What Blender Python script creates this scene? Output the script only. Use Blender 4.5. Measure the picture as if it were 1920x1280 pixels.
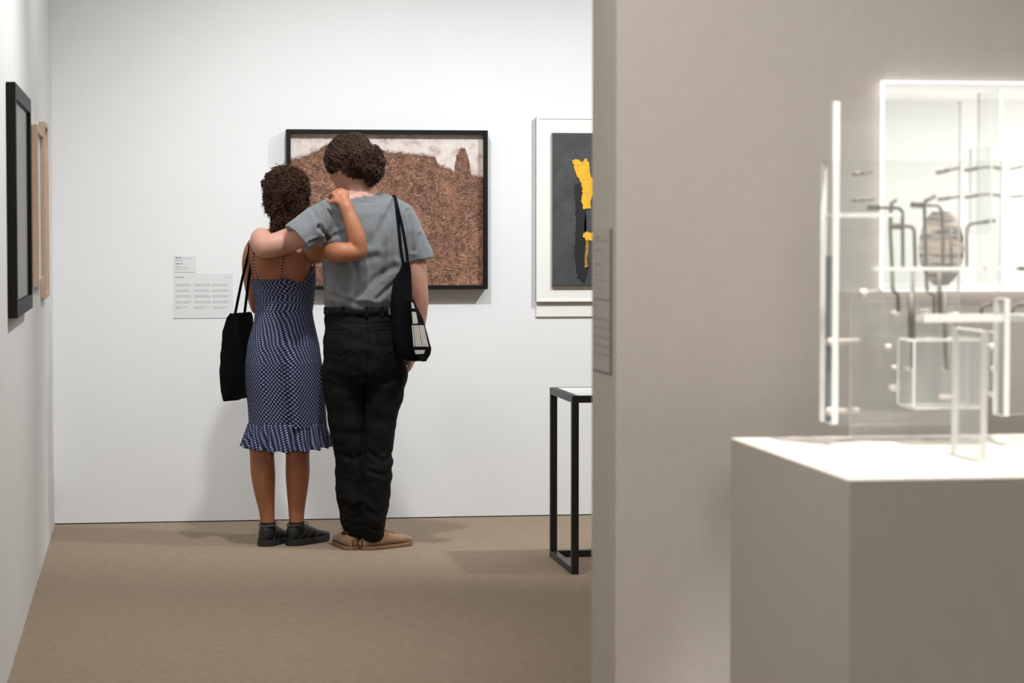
import bpy, bmesh, math, random
import numpy as np
from mathutils import Vector, Matrix, noise
from mathutils.bvhtree import BVHTree
for o in list(bpy.data.objects): bpy.data.objects.remove(o, do_unlink=True)
S = bpy.context.scene
COL = S.collection
R = math.radians
# ------------------------------------------------------------------ camera
F, H = 4600.0, 1.41
PITCH = math.atan(210 / F); YAW = math.atan(690 / F)
cam = bpy.data.objects.new('camera', bpy.data.cameras.new('camera')); COL.objects.link(cam)
cam.location = (0, 0, H); cam.rotation_euler = (math.pi / 2 - PITCH, 0, -YAW)
cam.data.sensor_width = 36; cam.data.lens = 36 * F / 1920
cam.data.clip_start = .05; cam.data.clip_end = 60
cam.data.dof.use_dof = True; cam.data.dof.focus_distance = 10.9; cam.data.dof.aperture_fstop = 6.0
S.camera = cam
S.view_settings.view_transform = 'Standard'; S.view_settings.look = 'None'
S.view_settings.gamma = 1; S.view_settings.use_curve_mapping = False
S.view_settings.exposure = 0.0
S.cycles.max_bounces = 10; S.cycles.transparent_max_bounces = 40
CM = cam.rotation_euler.to_matrix()
def ray(px, py): return CM @ Vector(((px - 960) / F, (640 - py) / F, -1))
def onY(px, py, y): v = ray(px, py); t = y / v.y; return Vector((v.x * t, y, H + v.z * t))
def onX(px, py, x): v = ray(px, py); t = x / v.x; return Vector((x, v.y * t, H + v.z * t))
def onZ(px, py, z): v = ray(px, py); t = (z - H) / v.z; return Vector((v.x * t, v.y * t, z))
# ------------------------------------------------------------------ world and lights
W = bpy.data.worlds.new('world'); S.world = W; W.use_nodes = True
W.node_tree.nodes['Background'].inputs[0].default_value = (.9, .92, 1, 1)
W.node_tree.nodes['Background'].inputs[1].default_value = .25
def area(name, loc, target, size, power, col=(1, 1, 1), size_y=None, spread=180):
    l = bpy.data.lights.new(name, 'AREA'); l.energy = power; l.color = col; l.size = size
    if size_y: l.shape = 'RECTANGLE'; l.size_y = size_y
    l.spread = R(spread)
    o = bpy.data.objects.new(name, l); COL.objects.link(o); o.location = loc
    o.rotation_euler = (Vector(target) - Vector(loc)).to_track_quat('-Z', 'Y').to_euler(); return o
def spot(name, loc, target, power, angle, blend=.5, rad=.04, col=(1, 1, 1)):
    l = bpy.data.lights.new(name, 'SPOT'); l.energy = power; l.color = col
    l.spot_size = R(angle); l.spot_blend = blend; l.shadow_soft_size = rad
    o = bpy.data.objects.new(name, l); COL.objects.link(o); o.location = loc
    o.rotation_euler = (Vector(target) - Vector(loc)).to_track_quat('-Z', 'Y').to_euler(); return o
WARM = (1, .95, .88); COOL = (.93, .97, 1)
spot('spot_key', (.85, 9.55, 3.45), (1.0, 11.9, .45), 200, 84, 1, .06, (.98, .985, 1))
spot('spot_right', (3.3, 9.5, 3.45), (2.2, 11.9, .4), 330, 84, 1, .07, COOL)
spot('spot_left', (-.05, 9.5, 3.45), (-.1, 11.9, .1), 48, 84, 1, .07, (.98, .985, 1))
spot('fill_divider_end', (-.1, 3.7, 3.4), (1.1, 4.8, .8), 185, 75, .9, .1, (1, .965, .925))  # added lamp, brightens the divider end and the left side of the pedestal
area('fill_gallery', (1.6, 9.5, 3.5), (1.6, 9.8, 0), 3.2, 46, (.97, .98, 1), 2.4)
area('fill_front', (.3, -.6, 3.2), (1.5, 5, .4), 2.2, 93, (1, .965, .925), 2.2)
spot('spot_pedestal', (1.55, 4.1, 3.45), (1.55, 4.28, 1.0), 520, 33, .4, .04, (1, .98, .95))
spot('spot_corridor', (1.0, 7.8, 3.4), (-.43, 8.0, 1.2), 200, 90, .9, .06, (1, .985, .96))

# ------------------------------------------------------------------ materials
def lin(c): return tuple((x / 12.92 if x <= .04045 else ((x + .055) / 1.055) ** 2.4) for x in (v / 255 for v in c)) + (1,)
def mat(name, c, rough=.6, metal=0, spec=.5, nscale=0, namt=0, bump=0, bscale=0, sheen=0, sss=0):
    m = bpy.data.materials.new(name); m.use_nodes = True; nt = m.node_tree; b = nt.nodes['Principled BSDF']
    b.inputs['Base Color'].default_value = lin(c); b.inputs['Roughness'].default_value = rough
    b.inputs['Metallic'].default_value = metal; b.inputs['Specular IOR Level'].default_value = spec
    if sheen: b.inputs['Sheen Weight'].default_value = sheen
    if sss: b.inputs['Subsurface Weight'].default_value = sss; b.inputs['Subsurface Radius'].default_value = (.012, .005, .003)
    tc = nt.nodes.new('ShaderNodeTexCoord')
    if namt:
        n = nt.nodes.new('ShaderNodeTexNoise'); n.inputs['Scale'].default_value = nscale; n.inputs['Detail'].default_value = 5
        nt.links.new(tc.outputs['Object'], n.inputs['Vector'])
        mr = nt.nodes.new('ShaderNodeMapRange'); mr.inputs[1].default_value = .3; mr.inputs[2].default_value = .7
        mr.inputs[3].default_value = 1 - namt; mr.inputs[4].default_value = 1 + namt
        nt.links.new(n.outputs[0], mr.inputs[0])
        mx = nt.nodes.new('ShaderNodeVectorMath'); mx.operation = 'SCALE'; mx.inputs[0].default_value = lin(c)[:3]
        nt.links.new(mr.outputs[0], mx.inputs['Scale']); nt.links.new(mx.outputs[0], b.inputs['Base Color'])
    if bump:
        n2 = nt.nodes.new('ShaderNodeTexNoise'); n2.inputs['Scale'].default_value = bscale; n2.inputs['Detail'].default_value = 3
        nt.links.new(tc.outputs['Object'], n2.inputs['Vector'])
        bp = nt.nodes.new('ShaderNodeBump'); bp.inputs['Strength'].default_value = bump; bp.inputs['Distance'].default_value = .003
        nt.links.new(n2.outputs[0], bp.inputs['Height']); nt.links.new(bp.outputs[0], b.inputs['Normal'])
    return m
M = {}
M['wall'] = mat('white_wall_paint', (232, 233, 232), .75, spec=.2, nscale=3, namt=.01, bump=.12, bscale=180)
M['divider'] = mat('warm_grey_wall_paint', (203, 196, 188), .8, spec=.2, nscale=40, namt=.02, bump=.25, bscale=160)
M['pedestal'] = mat('pedestal_paint', (194, 187, 178), .7, spec=.25, nscale=30, namt=.015, bump=.15, bscale=150)
M['carpet'] = mat('beige_carpet', (149, 129, 107), .95, spec=.1, nscale=55, namt=.13, bump=.8, bscale=260, sheen=.2)
M['ceiling'] = mat('ceiling_paint', (215, 212, 206), .9, spec=.1)
M['black_frame'] = mat('black_lacquer', (14, 14, 15), .5, spec=.25)
M['dark_print'] = mat('dark_grey_print', (70, 66, 62), .3, nscale=12, namt=.2)
M['wood'] = mat('pale_wood', (200, 172, 150), .55, nscale=30, namt=.08)
M['matboard'] = mat('off_white_board', (236, 235, 228), .8, nscale=8, namt=.01)
M['trayframe'] = mat('ivory_tray_frame', (238, 237, 230), .6)
M['label'] = mat('label_card', (222, 222, 221), .6)
M['label_dim'] = mat('label_vinyl_grey', (190, 183, 175), .6)
M['ink'] = mat('label_ink', (135, 135, 138), .8)
M['ink_bold'] = mat('label_bold_ink', (95, 95, 98), .8)
M['ink_dim'] = mat('label_ink_brown', (150, 143, 136), .8)
M['edge_dark'] = mat('label_edge', (105, 98, 90), .7)
M['steel'] = mat('black_steel', (24, 23, 23), .42, spec=.6, nscale=40, namt=.2)
M['glass_top'] = mat('white_glass_top', (226, 226, 222), .2)
M['skin_m'] = mat('fair_skin', (190, 142, 122), .55, nscale=25, namt=.05, bump=.1, bscale=300, sss=.12)
M['skin_w'] = mat('tanned_skin', (165, 107, 74), .55, nscale=25, namt=.06, bump=.1, bscale=300, sss=.12)
M['tee'] = mat('grey_marl_jersey', (112, 115, 117), .9, spec=.15, nscale=320, namt=.14, bump=.35, bscale=500, sheen=.3)
M['tee_rib'] = mat('grey_rib_knit', (100, 104, 106), .9, spec=.15, nscale=200, namt=.1, bump=.4, bscale=500)
M['denim'] = mat('black_denim', (12, 11, 11), .85, spec=.2, nscale=60, namt=.3, bump=.4, bscale=420)
M['denim_seam'] = mat('black_denim_seam', (13, 13, 14), .9, spec=.1)
M['leather'] = mat('black_belt_leather', (11, 10, 10), .6, spec=.25)
M['patch'] = mat('belt_patch', (92, 84, 68), .6)
M['canvas'] = mat('black_cotton_canvas', (13, 13, 14), .95, spec=.1, nscale=60, namt=.2, bump=.4, bscale=400)
M['print'] = mat('grey_white_print', (176, 169, 160), .85, nscale=60, namt=.08)
M['suede'] = mat('tan_suede', (156, 124, 92), .95, spec=.1, nscale=40, namt=.12, bump=.3, bscale=300, sheen=.3)
M['suede_dark'] = mat('brown_suede_trim', (96, 66, 44), .9, spec=.1)
M['crepe'] = mat('crepe_sole', (140, 108, 76), .8)
M['shoe_black'] = mat('black_trainer_leather', (26, 26, 26), .5, nscale=40, namt=.25, bump=.3, bscale=120)
M['sole_black'] = mat('black_rubber', (32, 32, 31), .7)
M['mesh_grey'] = mat('grey_trainer_lining', (74, 66, 62), .8)
M['sock'] = mat('black_sock', (16, 15, 16), .95)
M['hair_m1'] = mat('brown_hair', (48, 31, 21), .62, spec=.3, nscale=20, namt=.3)
M['hair_m2'] = mat('light_brown_hair', (84, 58, 40), .55, spec=.3)
M['hair_w1'] = mat('dark_brown_hair', (44, 27, 17), .62, spec=.3, nscale=20, namt=.3)
M['hair_w2'] = mat('chestnut_hair', (90, 57, 36), .55, spec=.3)
M['eye'] = mat('eye_white', (225, 220, 214), .2)
M['iris'] = mat('brown_iris', (50, 30, 20), .2)
M['lip'] = mat('lip', (160, 85, 78), .5)
M['hook'] = mat('dark_bronze', (122, 114, 107), .5, metal=.2)
M['standoff'] = mat('white_standoff', (235, 228, 220), .4)
M['edge'] = mat('polished_acrylic_edge', (236, 238, 234), .3)
M['blue_edge'] = mat('blue_grey_strip', (120, 124, 136), .6)
M['clay'] = mat('striped_clay', (185, 160, 140), .7)
M['niche'] = mat('niche_white', (244, 244, 242), .8, spec=.1)
M['seam'] = mat('gap_shade', (10, 9, 8), .9)

def acrylic(name, tint, gloss=.035, haze=0.0):
    m = bpy.data.materials.new(name); m.use_nodes = True; nt = m.node_tree; nt.nodes.clear()
    o = nt.nodes.new('ShaderNodeOutputMaterial'); t = nt.nodes.new('ShaderNodeBsdfTransparent'); t.inputs[0].default_value = (*tint, 1)
    g = nt.nodes.new('ShaderNodeBsdfGlossy'); g.inputs['Roughness'].default_value = .03
    d = nt.nodes.new('ShaderNodeBsdfDiffuse'); d.inputs[0].default_value = (.85, .87, .85, 1)
    a = nt.nodes.new('ShaderNodeMixShader'); a.inputs[0].default_value = gloss; nt.links.new(t.outputs[0], a.inputs[1]); nt.links.new(g.outputs[0], a.inputs[2])
    b = nt.nodes.new('ShaderNodeMixShader'); b.inputs[0].default_value = haze; nt.links.new(a.outputs[0], b.inputs[1]); nt.links.new(d.outputs[0], b.inputs[2])
    nt.links.new(b.outputs[0], o.inputs[0]); return m
M['acrylic'] = acrylic('clear_acrylic', (.975, .98, .976), haze=.06)
M['acrylic_haze'] = acrylic('hazy_acrylic', (.93, .94, .94), haze=.16)

# ------------------------------------------------------------------ mesh helpers
def mk(name, V, Fc, mats, parent=None, smooth=False, uv=None, midx=None, origin=None):
    me = bpy.data.meshes.new(name)
    V = np.asarray(V, float)
    if origin is not None: V = V - np.array(origin)
    me.from_pydata([tuple(v) for v in V], [], [tuple(int(i) for i in f) for f in Fc])
    if not isinstance(mats, (list, tuple)): mats = [mats]
    for m in mats: me.materials.append(m)
    if midx is not None: me.polygons.foreach_set('material_index', np.asarray(midx, np.int32))
    if smooth: me.polygons.foreach_set('use_smooth', np.ones(len(me.polygons), bool))
    if uv is not None:
        l = me.uv_layers.new(name='uv'); li = np.zeros(len(me.loops), np.int32); me.loops.foreach_get('vertex_index', li)
        l.data.foreach_set('uv', np.asarray(uv)[li].ravel())
    me.update()
    o = bpy.data.objects.new(name, me); COL.objects.link(o)
    if parent: o.parent = parent
    elif origin is not None: o.location = origin
    return o
def tag(o, label=None, cat=None, group=None, kind=None):
    if label: o['label'] = label
    if cat: o['category'] = cat
    if group: o['group'] = group
    if kind: o['kind'] = kind
    return o
def thing(name, loc, label, cat, group=None):
    o = bpy.data.objects.new(name, None); COL.objects.link(o); o.location = loc; o.empty_display_size = .1
    return tag(o, label, cat, group)
class MB:
    def __init__(s): s.V = []; s.F = []; s.m = []
    def raw(s, V, Fc, m=0):
        n = len(s.V); s.V += [tuple(v) for v in V]; s.F += [tuple(i + n for i in f) for f in Fc]; s.m += [m] * len(Fc); return s
    def box(s, lo, hi, m=0, bev=0, fr=None):
        bm = bmesh.new(); bmesh.ops.create_cube(bm, size=1)
        lo = Vector(lo); hi = Vector(hi)
        for v in bm.verts: v.co = Vector([lo[i] + (v.co[i] + .5) * (hi[i] - lo[i]) for i in range(3)])
        if bev: bmesh.ops.bevel(bm, geom=bm.edges[:], offset=bev, segments=2, affect='EDGES', profile=.5)
        bm.verts.index_update()
        V = [v.co.copy() for v in bm.verts]
        if fr: V = [fr(v) for v in V]
        s.raw(V, [[v.index for v in f.verts] for f in bm.faces], m); bm.free(); return s
    def tube(s, pts, r, n=8, m=0, cap=True):
        pts = [Vector(p) for p in pts]; rs = r if isinstance(r, (list, tuple)) else [r] * len(pts)
        base = len(s.V); up = None
        for i, p in enumerate(pts):
            d = (pts[min(i + 1, len(pts) - 1)] - pts[max(i - 1, 0)]).normalized()
            if up is None: up = d.orthogonal().normalized()
            up = (up - d * up.dot(d)); up = up.normalized() if up.length > 1e-6 else d.orthogonal().normalized()
            b = d.cross(up)
            for k in range(n):
                a = 2 * math.pi * k / n
                s.V.append(tuple(p + (up * math.cos(a) + b * math.sin(a)) * rs[i]))
        for i in range(len(pts) - 1):
            for k in range(n):
                a = base + i * n + k; b2 = base + i * n + (k + 1) % n
                s.F.append((a, b2, b2 + n, a + n)); s.m.append(m)
        if cap:
            s.F.append(tuple(base + k for k in reversed(range(n)))); s.m.append(m)
            e = base + (len(pts) - 1) * n; s.F.append(tuple(e + k for k in range(n))); s.m.append(m)
        return s
    def ball(s, c, r, m=0, seg=12, rings=8, sc=(1, 1, 1)):
        V = [(c[0], c[1], c[2] + r * sc[2])]
        for i in range(1, rings):
            t = math.pi * i / rings
            for k in range(seg):
                a = 2 * math.pi * k / seg
                V.append((c[0] + r * sc[0] * math.sin(t) * math.cos(a), c[1] + r * sc[1] * math.sin(t) * math.sin(a), c[2] + r * sc[2] * math.cos(t)))
        V.append((c[0], c[1], c[2] - r * sc[2])); Fc = []
        for k in range(seg): Fc.append((0, 1 + k, 1 + (k + 1) % seg))
        for i in range(rings - 2):
            for k in range(seg):
                a = 1 + i * seg + k; b = 1 + i * seg + (k + 1) % seg; Fc.append((a, a + seg, b + seg, b))
        for k in range(seg): Fc.append((len(V) - 1, 1 + (rings - 2) * seg + (k + 1) % seg, 1 + (rings - 2) * seg + k))
        return s.raw(V, Fc, m)
    def build(s, name, mats, parent=None, smooth=False, origin=None):
        return mk(name, s.V, s.F, mats, parent, smooth, midx=s.m, origin=origin)
def spline(pts, n=8):
    P = [np.array(p, float) for p in pts]; P = [2 * P[0] - P[1]] + P + [2 * P[-1] - P[-2]]; out = []
    for i in range(1, len(P) - 2):
        for k in range(n):
            t = k / n; a, b, c, d = P[i - 1:i + 3]
            out.append(.5 * ((2 * b) + (-a + c) * t + (2 * a - 5 * b + 4 * c - d) * t * t + (-a + 3 * b - 3 * c + d) * t ** 3))
    out.append(P[-2]); return out

# ------------------------------------------------------------------ room shell
XL, YB, ZC = -.43, onZ(100, 983, 0).y, 3.6
FY = onX(1155, 640, .97).y; RY = onX(1110, 640, .97).y; DX = .97
def struct(name, lo, hi, m, bev=0):
    c = [(lo[i] + hi[i]) / 2 for i in range(3)]; c[2] = lo[2]
    return tag(MB().box(lo, hi, bev=bev).build(name, m, origin=c), kind='structure')
struct('floor', (-1.2, -3, -.1), (6.2, YB + .3, 0), M['carpet'])
struct('wall_left', (XL - .12, -3, .0), (XL, YB + .005, ZC), M['wall'])
struct('wall_back', (XL, YB, .005), (6, YB + .12, ZC), M['wall'])
struct('gap_shade_strip', (XL, YB + .008, 0), (6, YB + .1, .0055), M['seam'])  # black strip standing in for the shade in the gap under the wall
struct('wall_right', (6, -3, 0), (6.12, YB + .12, ZC), M['wall'])
struct('wall_front', (-1.2, -3.12, 0), (6.12, -3, ZC), M['wall'])
struct('ceiling', (-1.2, -3.12, ZC), (6.2, YB + .3, ZC + .1), M['ceiling'])
# divider wall with a lit display recess
a = onY(1653, 155, FY); b = onY(1653, 543, FY)
NX0, NZ1, NZ0, NX1 = a.x, a.z, b.z, a.x + .95
mb = MB()
ND = RY + .30
mb.box((DX, FY, 0), (NX0, RY, ZC)); mb.box((NX1, FY, 0), (6, RY, ZC))
mb.box((NX0, FY, 0), (NX1, RY, NZ0)); mb.box((NX0, FY, NZ1), (NX1, RY, ZC))
tag(mb.build('wall_divider', M['divider'], origin=((DX + 6) / 2, (FY + RY) / 2, 0)), kind='structure')
mb = MB(); t_ = .004
mb.box((NX0, FY, NZ0), (NX1, ND, NZ0 + t_)); mb.box((NX0, FY, NZ1 - t_), (NX1, ND, NZ1))
mb.box((NX0, FY, NZ0 + t_), (NX0 + t_, ND, NZ1 - t_)); mb.box((NX1 - t_, FY, NZ0 + t_), (NX1, ND, NZ1 - t_))
mb.box((NX0, ND, NZ0), (NX1, ND + .02, NZ1))
tag(mb.build('trim_2', M['niche'], origin=((NX0 + NX1) / 2, ND, NZ0)), kind='structure')
em = bpy.data.materials.new('added_glow'); em.use_nodes = True; eb = em.node_tree.nodes['Principled BSDF']
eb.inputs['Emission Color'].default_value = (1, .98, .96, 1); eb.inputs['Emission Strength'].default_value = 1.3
mb = MB(); y0_, y1_, k_ = FY - .020, FY - .004, .003  # strips added round the recess, glowing to lighten the divider wall
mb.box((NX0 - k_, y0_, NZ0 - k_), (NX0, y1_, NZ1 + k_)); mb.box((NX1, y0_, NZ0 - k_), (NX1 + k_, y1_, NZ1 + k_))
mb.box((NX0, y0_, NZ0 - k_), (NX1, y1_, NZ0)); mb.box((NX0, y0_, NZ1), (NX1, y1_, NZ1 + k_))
tag(mb.build('recess_glow_strip', em, origin=((NX0 + NX1) / 2, FY, NZ0)), kind='structure')
l = area('recess_light', ((NX0 + NX1) / 2, FY + .12, NZ1 - .02), ((NX0 + NX1) / 2, FY + .2, NZ0), .8, 3.0, (1, .995, .98), .1)

# ------------------------------------------------------------------ pictures
def frame_basis(kind, u0, v0, wall):       # u right, v up, w out of the wall
    if kind == 'Y': return lambda p: Vector((u0 + p[0], wall - p[2], v0 + p[1]))
    return lambda p: Vector((wall + p[2], u0 + p[0], v0 + p[1]))
def rails(fr, w, h, rw, d0, d1, bev=.002):
    mb = MB()
    mb.box((0, 0, d0), (rw, h, d1), bev=bev, fr=fr); mb.box((w - rw, 0, d0), (w, h, d1), bev=bev, fr=fr)
    mb.box((rw, 0, d0), (w - rw, rw, d1), bev=bev, fr=fr); mb.box((rw, h - rw, d0), (w - rw, h, d1), bev=bev, fr=fr)
    return mb
# large brown painting
YF = YB - .075
a = onY(537, 242, YF); b = onY(915, 542, YF); w = b.x - a.x; h = a.z - b.z
fr = frame_basis('Y', a.x, b.z, YB)
og = fr((w / 2, 0, 0))
T = thing('framed_painting', og, 'wide brown tangled abstract painting in black frame behind the couple', 'painting')
rails(fr, w, h, .020, .001, .075).build('frame', M['black_frame'], T, origin=og)
m = bpy.data.materials.new('tangled_brown_paint'); m.use_nodes = True; nt = m.node_tree; bs = nt.nodes['Principled BSDF']; bs.inputs['Roughness'].default_value = .65
N = nt.nodes.new; L = nt.links.new
uvn = N('ShaderNodeUVMap'); uvn.uv_map = 'uv'; sep = N('ShaderNodeSeparateXYZ'); L(uvn.outputs[0], sep.inputs[0])
def nz(scale, det=4, src=None, dist=0, rough=.6):
    n = N('ShaderNodeTexNoise'); n.inputs['Scale'].default_value = scale; n.inputs['Detail'].default_value = det; n.inputs['Distortion'].default_value = dist
    n.inputs['Roughness'].default_value = rough
    L((src or uvn).outputs[0], n.inputs['Vector']); return n
def mth(op, a, b=None, c=None):
    n = N('ShaderNodeMath'); n.operation = op
    for i, x in enumerate((a, b, c)):
        if x is None: continue
        if isinstance(x, (int, float)): n.inputs[i].default_value = x
        else: L(x, n.inputs[i])
    return n.outputs[0]
def ramp(src, stops):
    n = N('ShaderNodeValToRGB'); L(src, n.inputs[0]); el = n.color_ramp.elements
    for i, (p, c) in enumerate(stops):
        e = el[i] if i < 2 else el.new(p)
        e.position = p; e.color = lin(c) if len(c) == 3 else c
    return n.outputs[0]
def mixc(f, a, b, mode='MIX'):
    n = N('ShaderNodeMix'); n.data_type = 'RGBA'; n.blend_type = mode
    if isinstance(f, (int, float)): n.inputs[0].default_value = f
    else: L(f, n.inputs[0])
    for i, x in ((6, a), (7, b)):
        if isinstance(x, tuple): n.inputs[i].default_value = x
        else: L(x, n.inputs[i])
    return n.outputs[2]
fc = N('ShaderNodeFloatCurve'); cv = fc.mapping.curves[0]
prof = [(547, 300), (570, 295), (598, 284), (612, 272), (660, 274), (700, 280), (735, 285), (790, 290), (818, 294), (822, 307), (845, 317), (854, 322), (858, 292), (866, 278), (874, 279), (882, 300), (886, 327), (904, 331)]
uw = w / h
pp = [((x - 547) / 357, 1 - (y - 251) / 284) for x, y in prof]
cv.points[0].location = pp[0]; cv.points[1].location = (1, pp[-1][1])
for q in pp[1:-1]: cv.points.new(*q)
for q in cv.points: q.handle_type = 'VECTOR'
fc.mapping.update()
jn = nz(16, 4); jx = mth('MULTIPLY_ADD', jn.outputs[0], .02, -.01)
L(mth('ADD', mth('DIVIDE', sep.outputs[0], uw), jx), fc.inputs[1])
edge = mth('SUBTRACT', mth('SUBTRACT', fc.outputs[0], sep.outputs[1]), mth('MULTIPLY_ADD', nz(38, 4).outputs[0], .05, -.025))
land = N('ShaderNodeMapRange'); L(edge, land.inputs[0]); land.inputs[1].default_value = -.002; land.inputs[2].default_value = .004
# tangle: ridges of distorted noise at several scales
def ridge(scale, dist, wdt):
    n = nz(scale, 2.5, dist=dist); a_ = mth('ABSOLUTE', mth('SUBTRACT', n.outputs[0], .5))
    r_ = N('ShaderNodeMapRange'); L(a_, r_.inputs[0]); r_.inputs[1].default_value = 0; r_.inputs[2].default_value = wdt; r_.inputs[3].default_value = 1; r_.inputs[4].default_value = 0
    return r_.outputs[0]
r1 = ridge(5.5, 2.6, .05); r2 = ridge(9, 3.0, .04); r3 = ridge(4.5, 3.6, .022); r4 = ridge(14, 1.8, .05)
basec = ramp(nz(4.5, 6, dist=.8).outputs[0], [(.3, (104, 70, 54)), (.7, (158, 112, 86)), (.5, (132, 91, 70))])
c1 = mixc(mth('MULTIPLY', r1, .75), basec, lin((62, 38, 30)))
c2 = mixc(mth('MULTIPLY', r2, .6), c1, lin((188, 142, 112)))
c2b = mixc(mth('MULTIPLY', r4, .55), c2, lin((72, 46, 36)))
c3 = mixc(mth('MULTIPLY', r3, .6), c2b, lin((205, 165, 135)))
sky = ramp(nz(11, 6).outputs[0], [(.33, (176, 152, 142)), (.62, (222, 211, 205)), (.48, (212, 199, 192))])
rim = N('ShaderNodeMapRange'); L(mth('ABSOLUTE', edge), rim.inputs[0]); rim.inputs[2].default_value = .022; rim.inputs[3].default_value = .7; rim.inputs[4].default_value = 0
fin = mixc(rim.outputs[0], mixc(land.outputs[0], sky, c3), lin((98, 64, 50)))
L(fin, bs.inputs['Base Color'])
bp = N('ShaderNodeBump'); bp.inputs['Strength'].default_value = .6; bp.inputs['Distance'].default_value = .004
L(mth('MULTIPLY', mth('ADD', r2, mth('SUBTRACT', r3, r1)), land.outputs[0]), bp.inputs['Height']); L(bp.outputs[0], bs.inputs['Normal'])
x0, x1, y0, y1 = .020, w - .020, .020, h - .020
V = [fr((x0, y0, .04)), fr((x1, y0, .04)), fr((x1, y1, .04)), fr((x0, y1, .04)), fr((x0, y0, .003)), fr((x1, y0, .003)), fr((x1, y1, .003)), fr((x0, y1, .003))]
k = 1 / (y1 - y0)
uvs = [(0, 0), ((x1 - x0) * k, 0), ((x1 - x0) * k, 1), (0, 1)] * 2
mk('canvas', V, [(0, 1, 2, 3), (7, 6, 5, 4), (0, 4, 5, 1), (1, 5, 6, 2), (2, 6, 7, 3), (3, 7, 4, 0)], m, T, uv=uvs, origin=og)

# black and yellow panel in ivory tray frame
YP = YB - .04
a = onY(1006, 218, YP); b = onY(1009, 566, YP); h = a.z - b.z; w = .62
fr = frame_basis('Y', a.x, b.z, YB); og = fr((w / 2, 0, 0))
T = thing('framed_picture', og, 'charcoal panel with yellow paint in ivory tray frame beside divider wall', 'painting')
mb = MB(); mb.box((0, 0, .012), (w, h, .03), bev=.002, fr=fr); mb.build('backing_board', M['matboard'], T, origin=og)
rails(fr, w, h, .012, .012, .034).build('frame', M['trayframe'], T, origin=og)
mb = MB(); mb.box((.004, -.073, .001), (w - .004, h - .004, .0118), bev=.001, fr=fr); mb.build('mounting_plate', M['matboard'], T, origin=og)
p0 = onY(1037, 249, YB - .045); p1 = onY(1040, 536, YB - .045)
u0 = p0.x - a.x; v1 = p0.z - b.z; v0 = p1.z - b.z; u1 = w - u0
mc = mat('charcoal_panel', (66, 66, 68), .5, nscale=9, namt=.28, bump=.3, bscale=120)
mb = MB(); mb.box((u0, v0, .0305), (u1, v1, .05), bev=.0015, fr=fr); mb.build('panel', mc, T, origin=og)
mb = MB(); mb.box((u0 - .004, v0 - .003, .0302), (u0 - .0003, v1, .046), fr=fr); mb.box((u0 - .004, v0 - .006, .0302), (u1, v0 - .0003, .046), fr=fr)
mb.build('panel_edge', mat('panel_edge_grey', (120, 114, 106), .6), T, origin=og)
random.seed(4)
def blob(poly, z, jit=.0035, step=.004):   # ragged flat paint patch
    P = []; n = len(poly)
    for i in range(n):
        A = Vector(poly[i]); B = Vector(poly[(i + 1) % n]); k = max(1, int((B - A).length / step))
        for j in range(k):
            q = A.lerp(B, j / k); P.append((q.x + random.uniform(-jit, jit), q.y + random.uniform(-jit, jit)))
    V = [fr((x, y, z + .0022)) for x, y in P] + [fr((x, y, z)) for x, y in P]; n = len(P)
    return V, [tuple(range(n)), tuple(range(2 * n - 1, n - 1, -1))] + [(i, n + i, n + (i + 1) % n, (i + 1) % n) for i in range(n)]
def pxuv(px, py): q = onY(px, py, YB - .05); return (q.x - a.x, q.z - b.z)
my = mat('yellow_paint', (232, 176, 38), .55, nscale=60, namt=.12, bump=.4, bscale=150)
md = mat('ochre_paint', (150, 118, 48), .6, nscale=60, namt=.3)
mk_ = mat('black_paint', (28, 27, 28), .5)  # black paint of the artwork itself
def patch(name, pts, mm, z=.0503, jit=.0035):
    Vv, Ff = blob([pxuv(*p) for p in pts], z, jit); mk(name, Vv, Ff, mm, T, origin=og)
patch('black_paint_mark', [(1078, 345), (1094, 345), (1100, 380), (1096, 440), (1104, 500), (1096, 530), (1082, 520), (1078, 470), (1080, 420)], mk_, .0501, .005)
patch('yellow_paint_mark', [(1072, 302), (1082, 298), (1090, 304), (1098, 297), (1104, 303), (1107, 332), (1125, 340), (1132, 352), (1115, 362), (1108, 372), (1107, 390), (1094, 392), (1090, 378), (1092, 350), (1080, 326)], my, .0525)
patch('yellow_paint_mark', [(1091, 442), (1099, 433), (1107, 436), (1122, 432), (1126, 442), (1110, 452), (1099, 450)], my, .0525)
patch('ochre_paint_mark', [(1099, 452), (1104, 452), (1103, 470), (1101, 486), (1102, 500), (1096, 502), (1096, 480)], md, .0525, .002)
mb = MB()
for i in range(60):
    x, y = pxuv(random.uniform(1043, 1108), random.uniform(252, 532)); r = random.choice([.0008, .0012, .0018])
    mb.ball(fr((x, y, .0502)), r, seg=6, rings=4)
o = mb.build('paint_speckle', mat('speckle_cream', (170, 164, 150), .7), T, origin=og); o['kind'] = 'stuff'

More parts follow.
